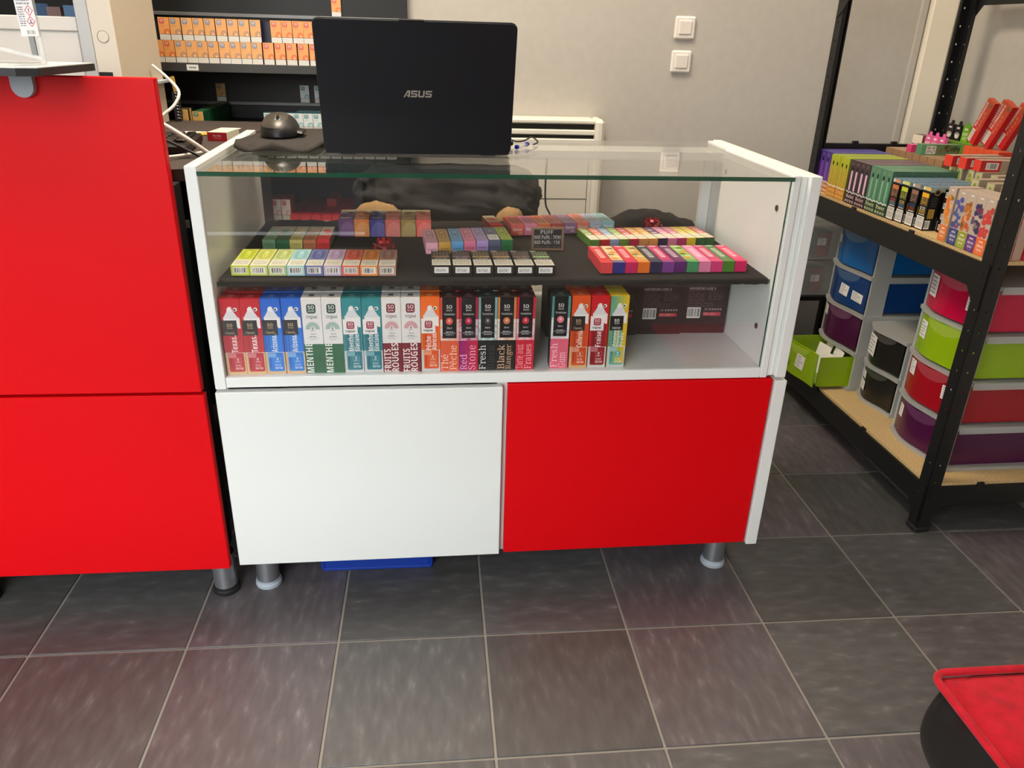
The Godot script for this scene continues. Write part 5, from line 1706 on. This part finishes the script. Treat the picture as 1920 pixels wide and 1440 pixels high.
	for c in cF:
		var r := alloc(46, 100)
		fill(r, c.lerp(Color(0.85, 0.8, 0.8), 0.12))
		rrect(r, c.darkened(0.22), 0.26, 0.10, 0.52, 0.68, 0.25)
		rrect(r, c.lerp(Color(0.6, 0.5, 0.5), 0.3), 0.34, 0.16, 0.36, 0.56, 0.2)
		tF.append(r)
		var f := alloc(56, 36)
		fill(f, c)
		text(f, "flawoor", WHT, 0.14, 0.26, 0.74, 0.3)
		text(f, "mate", WHT, 0.58, 0.66, 0.28, 0.16)
		fF.append(f)
	flat_row(["coral", "pink", "orange", "brick", "mauve", "peach", "ice blue", "aqua"], "slanting pastel row at the back", "in the slanting pastel row at the back", 0.607, 0.862, -0.372, -0.418, Vector3(0.0312, 0.025, 0.092), 0.10, tF, fF)
	single("flat_carton", "single red flat carton left of the slanting pastel row", "carton", carton(Vector3(0.029, 0.024, 0.10), plain(col(150, 60, 50)), plain(col(206, 54, 48)), tC[4]), sheet_mat, CAB, Transform3D(Basis(Vector3.UP, 0.12), Vector3(0.568, 0.7124, -0.428)))
	# bright rows at the right: white warning labels behind, lettered ones in front
	var cG := [col(120, 150, 60), col(226, 96, 66), col(130, 160, 206), col(136, 176, 60), col(206, 50, 70), col(226, 160, 70), col(236, 170, 60), col(90, 50, 100), col(236, 140, 176), col(226, 120, 160), col(240, 206, 60), col(246, 214, 40), col(236, 110, 110)]
	var gF := [col(90, 130, 50), col(190, 30, 40), col(150, 160, 190), col(110, 140, 40), col(190, 30, 70), col(220, 150, 90), col(230, 150, 80), col(60, 34, 80), col(226, 130, 160), col(196, 50, 110), col(226, 190, 40), col(40, 96, 50), col(40, 96, 50)]
	var tG := []
	var fG := []
	for i in 13:
		var c: Color = cG[i]
		var r := alloc(36, 110)
		fill(r, c)
		for k in 4:
			fill(r, c.lightened(0.45) if k % 2 == 0 else WHT, 0.18, 0.05 + 0.13 * k, 0.6, 0.10)
		lines(r, c.darkened(0.15), 0.2, 0.08, 0.5, 0.42, 5, 0.4)
		fill(r, Color(0.92, 0.91, 0.83), 0.04, 0.60, 0.92, 0.36)
		lines(r, Color(0.7, 0.69, 0.6), 0.12, 0.65, 0.76, 0.26, 4, 0.35)
		tG.append(r)
		fG.append(plain(gF[i]))
	flat_row(["green", "vermilion", "pale blue", "leaf green", "crimson", "yellow-orange", "amber", "dark violet", "pale pink", "rose", "yellow", "bright yellow", "coral"], "warning-labelled cartons at the right", "in the rear right row with white labels", 0.772, 1.066, -0.262, -0.288, Vector3(0.0224, 0.018, 0.110), 0.10, tG, fG)
	var cH := [col(206, 44, 52), col(226, 190, 130), col(216, 40, 70), col(196, 170, 90), col(60, 56, 66), col(196, 44, 106), col(110, 40, 96), col(150, 190, 90), col(236, 140, 180), col(206, 60, 110), col(80, 120, 60), col(236, 60, 110)]
	var hF := [col(222, 66, 74), col(44, 38, 132), col(206, 18, 92), col(232, 112, 26), col(38, 32, 78), col(126, 56, 142), col(92, 22, 104), col(66, 152, 98), col(232, 132, 170), col(222, 56, 124), col(72, 132, 34), col(216, 8, 98)]
	var tH := []
	var fH := []
	for i in 12:
		var c: Color = cH[i]
		var r := alloc(36, 120)
		fill(r, c)
		disc(r, c.lightened(0.6), 0.5, 0.03, 0.34, 0.05)
		if i in [1, 3, 7]:
			for k in 6:
				fill(r, [c.darkened(0.4), c.lightened(0.4), col(226, 130, 50)][k % 3], 0.1 if k % 2 else 0.4, 0.12 + 0.12 * k, 0.5, 0.09)
		else:
			rrect(r, c.lerp(WHT, 0.75), 0.30, 0.20, 0.42, 0.52, 0.15)
			lines(r, c, 0.36, 0.24, 0.3, 0.42, 6, 0.5)
		fill(r, c.lerp(hF[i], 0.6), 0, 0.86, 1, 0.14)
		tH.append(r)
		fH.append(plain(hF[i]))
	flat_row(["coral", "indigo-ended", "crimson", "orange-ended", "navy", "purple-ended", "violet", "green", "pale pink", "magenta pink", "leaf green", "hot pink"], "lettered cartons at the right", "in the front right row of bright cartons", 0.752, 1.057, -0.064, -0.074, Vector3(0.0248, 0.022, 0.128), 0.0, tH, fH)
	# price blackboard
	var cbd := thing("price_board", "small framed blackboard with chalk prices on the cloth", "sign", CAB, Vector3(0.6735, 0.7122, -0.243), -0.02)
	var r := alloc(220, 150)
	fill(r, Color(0.085, 0.085, 0.08))
	var chalk := Color(0.92, 0.92, 0.90)
	text(r, "PUFF", chalk, 0.24, 0.03, 0.46, 0.20, "sans")
	text(r, "600 Puffs : 7€90", chalk, 0.02, 0.30, 0.95, 0.20, "sans")
	text(r, "800 Puffs : 15€", chalk, 0.02, 0.58, 0.93, 0.20, "sans")
	text(r, "9000 Puffs : 19.90", Color(0.45, 0.45, 0.44), 0.03, 0.84, 0.93, 0.13, "sans")
	var lean := Basis(Vector3.RIGHT, -0.10)
	part("slate", print_quad(0.060, 0.040, r), sheet_mat, cbd, lean * Vector3(0, 0.025, 0.0012), lean)
	var fr := begin()
	for s in [-1.0, 1.0]:
		box(fr, lean * Vector3(s * 0.0325, 0.025, 0), Vector3(0.005, 0.050, 0.006), 0.0006, lean)
		box(fr, lean * Vector3(0, 0.025 + s * 0.0225, 0), Vector3(0.060, 0.005, 0.006), 0.0006, lean)
	box(fr, lean * Vector3(0, 0.025, -0.0012), Vector3(0.061, 0.041, 0.002), 0, lean)
	part("frame", fr.commit(), M.wood_frame, cbd)
	var pr := begin()
	box(pr, Vector3(0, 0.016, -0.013), Vector3(0.012, 0.036, 0.002), 0.0003, Basis(Vector3.RIGHT, 0.35))
	part("prop", pr.commit(), M.wood_frame, cbd)
	# gift bows
	var bs := [[0.322, -0.250, "shiny red gift bow on the cloth behind the brown carton"], [0.957, -0.425, "shiny red gift bow at the back right of the cloth"]]
	for q in bs:
		var b := thing("gift_bow", q[2], "bow", CAB, Vector3(q[0], 0.7125 + (0.008 if q[0] > 0.5 else 0.0), q[1]), 0.3, "red gift bows")
		for lay in 2:
			for i in 7:
				var a := TAU * i / 7.0 + 0.45 * lay
				var L := 0.025 - 0.008 * lay
				var st := begin()
				var up := 0.004 + 0.008 * lay
				for k in 8:
					var t0 := k / 8.0
					var t1 := (k + 1) / 8.0
					var pp := []
					for tt in [t0, t1]:
						var p := Vector3(sin(PI * tt) * L, up * sin(PI * tt) + 0.007 * sin(TAU * tt * 0.5 + 0.0) * (1.0 if tt < 0.5 else -0.0) + 0.002 + 0.006 * (1.0 - absf(2 * tt - 1)) * 0.0, 0)
						var w := 0.0038 * (1.15 - absf(2.0 * tt - 1.0) * 0.7)
						pp.append(p + Vector3(0, 0, -w))
						pp.append(p + Vector3(0, 0, w))
					poly(st, [pp[0], pp[1], pp[3], pp[2]], ((pp[1] - pp[0]).cross(pp[2] - pp[0])).normalized())
				part("loop", st.commit(), M.bow_red, b, Vector3(0, 0.003 * lay, 0), Basis(Vector3.UP, a))

# ---------------------------------------------------------------- goods on the rack's middle shelf; fronts face the aisle (-x of the rack)
const SH := 0.7131

func rack_box(called: String, label: String, group: String, size: Vector3, side: Rect2i, front: Rect2i, top: Rect2i, at: Vector3, basis := Basis.IDENTITY, right: Variant = null):
	# size and faces in the box's own axes (front +z); turned so that the front looks along -x
	return single(called, label, "carton", carton(size, side, front, top, right), sheet_mat, RK, Transform3D(Basis(Vector3.UP, -PI / 2) * basis, at), group)

func build_rack_goods():
	var pen := func(key: String, c0: Color, c1: Color, dev: Color, base: Color, word: String, ink: Color) -> Rect2i:
		var r := alloc(90, 190)
		grad(r, c0, c1)
		for k in 2:
			var x := 0.14 + 0.46 * k
			lines(r, c0.lerp(col(200, 160, 110), 0.6), x, 0.05, 0.22, 0.07, 2, 0.5)
			rrect(r, c0.darkened(0.75), x + 0.05, 0.15, 0.15, 0.09, 0.4)
			rrect(r, dev, x + 0.03, 0.24, 0.19, 0.46, 0.4)
			fill(r, dev.lightened(0.4), x + 0.07, 0.27, 0.04, 0.40)
		fill(r, base, 0, 0.72, 1, 0.28)
		for k in 8:
			disc(r, WHT.lerp(c1, 0.15), 0.06 + 0.125 * k, 0.72 + 0.012 * (k % 3), 0.09, 0.018)
		text(r, word, ink, 0.10, 0.78, 0.8, 0.085, "serif_bold")
		for k in 4:
			fill(r, ink.lerp(base, 0.3), 0.06 + 0.235 * k, 0.905, 0.17, 0.06)
		return r
	var kinds := [
		["purple", pen.call("p", col(70, 52, 140), col(130, 60, 150), col(110, 60, 170), col(190, 110, 60), "Power", WHT), col(84, 74, 150), -0.834, "purple twin-pen carton"],
		["lime", pen.call("l", col(172, 190, 30), col(206, 150, 40), col(180, 150, 40), col(206, 132, 40), "Lemon", col(240, 200, 120)), col(160, 172, 60), -0.7225, "lime and orange twin-pen carton"],
		["plum", pen.call("m", col(70, 54, 62), col(40, 30, 38), col(214, 176, 200), col(40, 24, 30), "Rocket", col(240, 200, 200)), col(112, 94, 100), -0.608, "dark plum twin-pen carton"],
		["green", pen.call("g", col(88, 140, 110), col(70, 126, 96), col(110, 160, 126), col(40, 62, 46), "Power", col(220, 226, 170)), col(96, 140, 112), -0.4985, "sage green twin-pen carton"]]
	for k in kinds:
		for c in 2:
			for d in 7:
				var z: float = k[3] + (c - 0.5) * 0.0535
				rack_box("pen_carton", "%s, column %s from the far end, %s from the aisle" % [k[4], ["one", "two"][c], ORD[d]], "twin-pen cartons on the rack", Vector3(0.0522, 0.122, 0.0254), plain(k[2].darkened(0.25)), k[1], plain(k[2]), Vector3(0.017 + 0.0268 * d + (0.012 if k[0] == "purple" else 0.0), SH, z + rng.randf_range(-0.0006, 0.0006)))
	# black bar cartons
	var bars := []
	var btop := []
	var tints := [[col(206, 120, 70), col(220, 90, 90), col(150, 190, 206)], [col(200, 214, 60), col(236, 206, 110), col(110, 160, 206)], [col(150, 110, 90), col(60, 96, 170), col(206, 80, 50)], [col(236, 176, 40), Color(0.93, 0.93, 0.93), col(240, 190, 40)]]
	for t in tints:
		var r := alloc(64, 210)
		fill(r, Color(0.035, 0.035, 0.035))
		fill(r, Color(0.55, 0.62, 0.62), 0, 0, 1, 0.10)
		fill(r, t[0].lerp(WHT, 0.3), 0.3, 0.02, 0.7, 0.07)
		fill(r, WHT, 0.08, 0.03, 0.18, 0.06)
		fill(r, t[0], 0.10, 0.15, 0.82, 0.10)
		fill(r, t[0].darkened(0.3), 0.08, 0.25, 0.86, 0.19)
		fill(r, Color(0.05, 0.05, 0.05), 0.10, 0.255, 0.82, 0.18)
		text(r, "BAR", t[0].lerp(Color(0.5, 0.45, 0.4), 0.4), 0.14, 0.265, 0.74, 0.16, "bold")
		text(r, "ICED", t[1], 0.18, 0.47, 0.62, 0.07)
		text(r, "MANGO" if t == tints[3] else "COOL", t[2], 0.14, 0.545, 0.74, 0.065)
		lines(r, WHT, 0.15, 0.625, 0.7, 0.03, 1, 0.8)
		fill(r, Color(0.93, 0.92, 0.88), 0.05, 0.68, 0.90, 0.29)
		lines(r, Color(0.2, 0.2, 0.2), 0.12, 0.70, 0.76, 0.24, 7, 0.4)
		bars.append(r)
	var bt := alloc(64, 40)
	fill(bt, col(96, 126, 150))
	for k in 4:
		fill(bt, [col(150, 170, 180), col(60, 90, 120)][k % 2], 0.0, 0.08 + 0.24 * k, 1.0, 0.08)
	var bside := alloc(60, 210)
	fill(bside, Color(0.035, 0.035, 0.035))
	fill(bside, Color(0.6, 0.66, 0.62), 0, 0, 1, 0.12)
	disc(bside, col(150, 110, 60), 0.6, 0.12, 0.26, 0.075)
	disc(bside, Color(0.05, 0.05, 0.05), 0.6, 0.12, 0.16, 0.045)
	for k in 4:
		fill(bside, Color(0.22, 0.2, 0.18), 0.25, 0.24 + 0.06 * k, 0.5, 0.03)
	fill(bside, col(176, 140, 50), 0.2, 0.50, 0.5, 0.22)
	lines(bside, col(110, 80, 30), 0.24, 0.52, 0.4, 0.18, 5, 0.4)
	barcode(bside, 0.1, 0.76, 0.45, 0.2)
	var zb := [-0.4245, -0.3895, -0.350, -0.3105]
	for i in 4:
		for d in 5:
			rack_box("bar_carton", "black bar carton, %s facing from the far end, %s from the aisle" % [ORD[i], ORD[d]], "black bar cartons on the rack", Vector3(0.0325, 0.108, 0.0325), plain(Color(0.05, 0.05, 0.05)), bars[i], bt, Vector3(0.022 + 0.004 * i + 0.034 * d, SH, zb[i]), Basis.IDENTITY, bside)
	# black cartons lying in a pile, ends with barcodes
	var en := alloc(60, 48)
	fill(en, Color(0.05, 0.05, 0.05))
	barcode(en, 0.15, 0.22, 0.7, 0.52)
	for c in 2:
		for h in 4:
			rack_box("black_carton", "black carton lying in the pile beside the bars, column %s, %s from below" % [["one", "two"][c], ORD[h]], "black cartons lying in a pile", Vector3(0.034, 0.026, 0.11), plain(Color(0.05, 0.05, 0.05)), en, plain(Color(0.10, 0.10, 0.10)), Vector3(0.105, SH + 0.0265 * h, -0.268 + 0.035 * c))
	# fruit cartons at the near end
	var fcols := [[col(226, 120, 50), col(226, 150, 60)], [col(60, 66, 120), col(80, 90, 160)], [col(150, 160, 50), col(190, 110, 50)], [col(100, 50, 120), col(60, 50, 100)], [col(236, 110, 50), col(206, 70, 70)], [col(206, 60, 50), col(206, 50, 80)]]
	for i in 6:
		var a: Color = fcols[i][0]
		var b: Color = fcols[i][1]
		var r := alloc(60, 220)
		fill(r, col(190, 172, 156))
		fill(r, Color(0.92, 0.9, 0.88), 0.36, 0.045, 0.3, 0.025)
		for k in 26:
			var cc := b.lerp([Color(1, 0.9, 0.6), Color(0.9, 0.2, 0.2), Color(0.2, 0.25, 0.1), b, b][rng.randi() % 5], rng.randf_range(0.0, 0.55))
			disc(r, cc, rng.randf_range(0.12, 0.88), rng.randf_range(0.18, 0.66), rng.randf_range(0.10, 0.24), rng.randf_range(0.03, 0.06))
		fill(r, a, 0, 0.70, 1, 0.30)
		fill(r, a.lightened(0.5), 0, 0.695, 1, 0.008)
		disc(r, a.lightened(0.35), 0.5, 0.86, 0.36, 0.11, 0.9)
		lines(r, WHT, 0.3, 0.74, 0.4, 0.04, 2, 0.5)
		text(r, "nice", WHT, 0.22, 0.80, 0.56, 0.06)
		text(r, "ice", WHT, 0.3, 0.875, 0.4, 0.05)
		for d in 2:
			rack_box("fruit_carton", "tall fruit-print carton, %s from the far end of its row%s" % [ORD[i], "" if d == 0 else ", second rank"], "fruit cartons on the rack", Vector3([0.028, 0.0318, 0.0318, 0.0318, 0.0318, 0.022][i], 0.127, 0.034), plain(a if d == 9 else col(176, 158, 142)), r, plain(col(186, 168, 152)), Vector3(0.020 + 0.036 * d + (0.014 if i == 5 else 0.0), SH, -0.1885 + 0.0325 * i + (0.0 if i > 0 else -0.006)), Basis.IDENTITY, plain(col(186, 160, 140)))
	# khaki cartons with green ovals behind
	var kh := alloc(60, 150)
	fill(kh, col(176, 158, 132))
	fill(kh, col(196, 190, 140), 0.12, 0.02, 0.76, 0.42)
	disc(kh, col(130, 150, 60), 0.5, 0.22, 0.26, 0.15)
	disc(kh, col(176, 186, 110), 0.5, 0.22, 0.16, 0.09, 0.5)
	var khp := plain(col(172, 154, 130))
	for i in 9:
		var zz: float = [-0.475, -0.445, -0.40, -0.368, -0.31, -0.255, -0.20, -0.15, -0.11][i]
		for d in 2:
			rack_box("khaki_carton", "khaki carton with green oval, %s from the far end of the second rank, depth %s" % [ORD[i], ["one", "two"][d]], "khaki cartons on the rack", Vector3(0.028, 0.136, 0.055), khp, kh, khp, Vector3(0.218 + 0.057 * d + (0.0 if i < 4 else 0.0) - (0.09 if i >= 5 else 0.0), SH, zz), Basis.IDENTITY)
	# filler cartons below the ones that lie on top
	for i in 11:
		for d in (3 if i < 8 else 1):
			rack_box("brown_carton", "plain brown carton, %s from the far end of the rearmost rank, depth %s" % [ORD[i], ["one", "two", "three"][d]], "brown cartons in the rearmost rank", Vector3(0.034, 0.134, 0.060), plain(col(150, 116, 84)), plain(col(166, 130, 96)), plain(col(170, 136, 104)), Vector3(0.255 + 0.062 * d if i < 8 else 0.342, SH, -0.842 + 0.0362 * i))
	# red-ended cartons lying across
	var bc := alloc(150, 44)
	fill(bc, col(168, 150, 130))
	fill(bc, col(186, 40, 40), 0, 0, 0.36, 1)
	barcode(bc, 0.10, 0.2, 0.22, 0.6)
	for i in 3:
		rack_box("red_ended_carton", "khaki carton with a red end lying on the others, %s from the near end" % ORD[i], "red-ended cartons lying on top", Vector3(0.030, 0.028, 0.150), plain(col(168, 150, 130)), plain(col(226, 62, 46)), plain(col(176, 158, 138)), Vector3(0.262 - 0.012 * i, SH + 0.1364, -0.375 - 0.046 * i), Basis(Vector3.UP, 0.06 * (i - 1)), bc)
	var gcn := alloc(150, 44)
	fill(gcn, col(90, 120, 84))
	fill(gcn, col(96, 150, 112), 0, 0, 0.3, 1)
	fill(gcn, Color(0.85, 0.85, 0.8), 0.12, 0.14, 0.24, 0.72)
	lines(gcn, Color(0.4, 0.4, 0.4), 0.14, 0.2, 0.2, 0.6, 5, 0.5)
	for k in 14:
		disc(gcn, [col(60, 80, 40), col(120, 90, 60), col(60, 70, 50)][k % 3], rng.randf_range(0.45, 0.97), rng.randf_range(0.2, 0.8), 0.04, 0.2)
	rack_box("green_carton", "green patterned carton lying on the rear cartons", "", Vector3(0.030, 0.030, 0.12), plain(col(96, 150, 112)), plain(col(90, 146, 106)), plain(col(120, 150, 112)), Vector3(0.285, SH + 0.1344, -0.690), Basis(Vector3.UP, -0.05), gcn)
	rack_box("pink_carton", "small pink carton lying left of the green patterned one", "", Vector3(0.024, 0.022, 0.07), plain(col(214, 60, 120)), plain(col(224, 66, 126)), plain(col(232, 130, 160)), Vector3(0.262, SH + 0.1344, -0.745), Basis.IDENTITY, plain(col(206, 56, 112)))
	# carrier boxes and tabbed sachets
	var wb := alloc(60, 60)
	fill(wb, col(230, 220, 206))
	for k in 5:
		disc(wb, col(70, 46, 36), 0.1 + 0.2 * k, 0.95, 0.13, 0.3)
	rack_box("white_carton", "white and brown display carton at the back of the shelf", "", Vector3(0.05, 0.040, 0.03), plain(col(120, 90, 70)), wb, plain(col(110, 84, 66)), Vector3(0.322, SH + 0.1344, -0.835))
	rack_box("green_tray_carton", "long green display carton under the black and green sachets", "", Vector3(0.165, 0.036, 0.050), plain(col(70, 104, 40)), plain(col(96, 130, 50)), plain(col(120, 160, 60)), Vector3(0.366, SH + 0.1344, -0.705))
	var tabs := [[col(226, 96, 160), 0.318, -0.790, 0.1344, "pink"], [col(226, 96, 160), 0.318, -0.757, 0.1344, "pink"], [col(226, 96, 160), 0.318, -0.724, 0.1344, "pink"], [col(36, 24, 22), 0.366, -0.768, 0.1706, "black"], [col(24, 20, 20), 0.366, -0.731, 0.1706, "black"], [col(112, 176, 30), 0.366, -0.694, 0.1706, "green"], [col(112, 176, 30), 0.366, -0.657, 0.1706, "green"]]
	for i in tabs.size():
		var q: Array = tabs[i]
		var r := alloc(44, 80)
		fill(r, q[0])
		rrect(r, Color(0.9, 0.88, 0.86), 0.28, 0.14, 0.44, 0.12, 0.4)
		if q[4] == "black":
			disc(r, Color(0.9, 0.9, 0.88), 0.5, 0.66, 0.36, 0.18, 0.75, true)
			disc(r, Color(0.9, 0.9, 0.88), 0.5, 0.72, 0.30, 0.15)
		else:
			text(r, "MINT" if q[4] == "green" else "BERRY", Color(0.94, 0.93, 0.9), 0.14, 0.42, 0.72, 0.18)
			text(r, "ICE", Color(0.94, 0.93, 0.9), 0.25, 0.68, 0.5, 0.18)
		var h := 0.044
		var s := thing("tabbed_sachet", "%s tabbed sachet, %s of the seven from the far end" % [q[4], ORD[i]], "sachet", RK, Vector3(q[1], SH + q[3] + 0.0003, q[2]), -PI / 2, "tabbed sachets on the rack")
		part("card", carton(Vector3(0.031, h, 0.010), plain(q[0]), r), sheet_mat, s)
		var tb := begin()
		prism(tb, round_rect(0.015, 0.018, 0.006), Vector3(0, h + 0.002, -0.0003), Vector3.RIGHT, Vector3.UP, Vector3.BACK, 0.0008)
		part("tab", tb.commit(), mat("tab_%d" % i, q[0], 0.5), s)
	# tall red and yellow cartons leaning
	var red := alloc(80, 330)
	fill(red, col(206, 56, 36))
	grad(red, col(216, 90, 50), col(196, 30, 36))
	disc(red, col(150, 96, 60), 0.72, 0.10, 0.2, 0.05)
	text(red, "POTEMANGO", WHT, 0.08, 0.08, 0.22, 0.56, "bold", true)
	for k in 5:
		disc(red, col(226, 150, 100), 0.55 + 0.05 * (k % 2), 0.30 + 0.09 * k, 0.12, 0.03, 0.6)
	fill(red, Color(0.92, 0.9, 0.85), 0.06, 0.70, 0.42, 0.28)
	lines(red, Color(0.3, 0.3, 0.3), 0.1, 0.72, 0.34, 0.24, 8, 0.4)
	for i in 4:
		rack_box("red_carton", "tall red carton leaning in the fan, %s from the left" % ORD[i], "red cartons leaning in a fan", Vector3(0.034, 0.125, 0.016), plain(col(180, 26, 34)), red, plain(col(206, 80, 50)), Vector3(0.330 + 0.018 * (i % 2), SH + 0.1712 + 0.009, -0.615 + 0.032 * i), Basis(Vector3.BACK, -0.40 - 0.03 * i))
	var yel := alloc(60, 220)
	fill(yel, col(236, 170, 30))
	fill(yel, Color(0.92, 0.9, 0.85), 0.04, 0.06, 0.36, 0.88)
	lines(yel, Color(0.4, 0.35, 0.3), 0.08, 0.1, 0.26, 0.8, 14, 0.4)
	for k in 6:
		disc(yel, col(206, 70, 40), rng.randf_range(0.55, 0.9), rng.randf_range(0.4, 0.9), 0.12, 0.04)
	for i in 2:
		rack_box("yellow_carton", ["tall yellow carton leaning beside the red fan", "yellow carton leaning at the near end of the shelf"][i], "yellow cartons leaning", Vector3(0.034, 0.11, 0.016), plain(col(226, 150, 24)), yel, plain(col(236, 180, 60)), Vector3(0.345, SH + 0.1412 + 0.012, -0.425 + 0.060 * i), Basis(Vector3.BACK, -0.72))
	for i in 5:
		rack_box("orange_red_carton", "orange-red carton under the red fan, %s from the far end" % ORD[i], "orange-red cartons under the fan", Vector3(0.028, 0.036, 0.05), plain(col(206, 60, 36)), plain(col(222, 84, 48)), plain(col(226, 96, 56)), Vector3(0.338, SH + 0.1344, -0.605 + 0.029 * i))
	for i in 7:
		rack_box("small_yellow_carton", "small yellow carton, %s from the far end of the rear row" % ORD[i], "small yellow cartons", Vector3(0.026, 0.140, 0.03), plain(col(222, 150, 24)), plain(col(240, 176, 40)), plain(col(246, 196, 70)), Vector3(0.345, SH, -0.437 + 0.028 * i))
	# red multipacks lying at the near end
	var mp := alloc(120, 60)
	fill(mp, col(176, 20, 40))
	text(mp, "5000", WHT, 0.50, 0.12, 0.42, 0.34)
	text(mp, "PUFFS", WHT, 0.46, 0.56, 0.46, 0.3)
	for i in 2:
		single("puff_multipack", ["lower red multipack at the rack's near end", "upper red multipack at the rack's near end"][i], "carton", carton(Vector3(0.16, 0.034, 0.06), plain(col(160, 18, 36)), mp), sheet_mat, RK, Transform3D(Basis.IDENTITY, Vector3(0.155, SH + 0.0345 * i, -0.040)), "red multipacks")

# ---------------------------------------------------------------- floor pouf in the corner
func build_pouf():
	var t := thing("floor_pouf", "low black leatherette pouf with a red fabric top", "pouf", WORLD, Vector3(1.955, 0, 0.365))
	var hw := 0.34
	var hd := 0.32
	var H := 0.195
	var body := func(u: float, v: float) -> Vector3:
		var a := TAU * u
		var c := cos(a)
		var s := sin(a)
		var e := 0.18
		var prof := 1.075 - (0.055 if v > 0.5 else 0.15) * pow(absf(2.0 * v - 1.0), 2.2) + 0.012 * sin(u * 90.0) * smoothstep(0.7, 1.0, v)
		var x := signf(c) * pow(absf(c), e) * (hw - 0.012)
		var z := signf(s) * pow(absf(s), e) * (hd - 0.012)
		return Vector3(x * prof, v * (H - 0.008) + 0.0005, z * prof)
	part("side", grid_mesh(96, 20, body), M.black_leatherette, t)
	var nz := FastNoiseLite.new()
	nz.seed = 77
	nz.frequency = 5.0
	var top := func(u: float, v: float) -> Vector3:
		var x := (u - 0.5) * 2.0
		var z := (v - 0.5) * 2.0
		var k := pow(maxf(absf(x), absf(z)), 6.0)
		var y := H + 0.012 * (1.0 - x * x) * (1.0 - z * z) + 0.005 * nz.get_noise_2d(x, z) * (1.0 - k) - 0.010 * k
		var pinch := 1.0 - 0.010 * pow(absf(x * z), 3.0)
		return Vector3(x * (hw - 0.003) * pinch, y, z * (hd - 0.003) * pinch)
	part("seat_top", grid_mesh(48, 48, top), M.red_fabric, t)
	var st := begin()
	var pp := []
	for p in round_rect(hw * 2.0 - 0.004, hd * 2.0 - 0.004, 0.025, 6):
		pp.append(Vector3(p.x, H - 0.004 + 0.002 * sin(p.x * 40.0 + p.y * 55.0), p.y))
	pp.append(pp[0])
	var pts := []
	for i in pp.size() - 1:
		for k in 6:
			pts.append(pp[i].lerp(pp[i + 1], k / 6.0))
	pts.append(pp[0])
	tube(st, pts, 0.0065, 8, false)
	part("piping", st.commit(), M.red_fabric, t)
	part("underside", bm(Vector3(0.54, 0.008, 0.50)), M.rubber, t, Vector3(0, 0.005, 0))
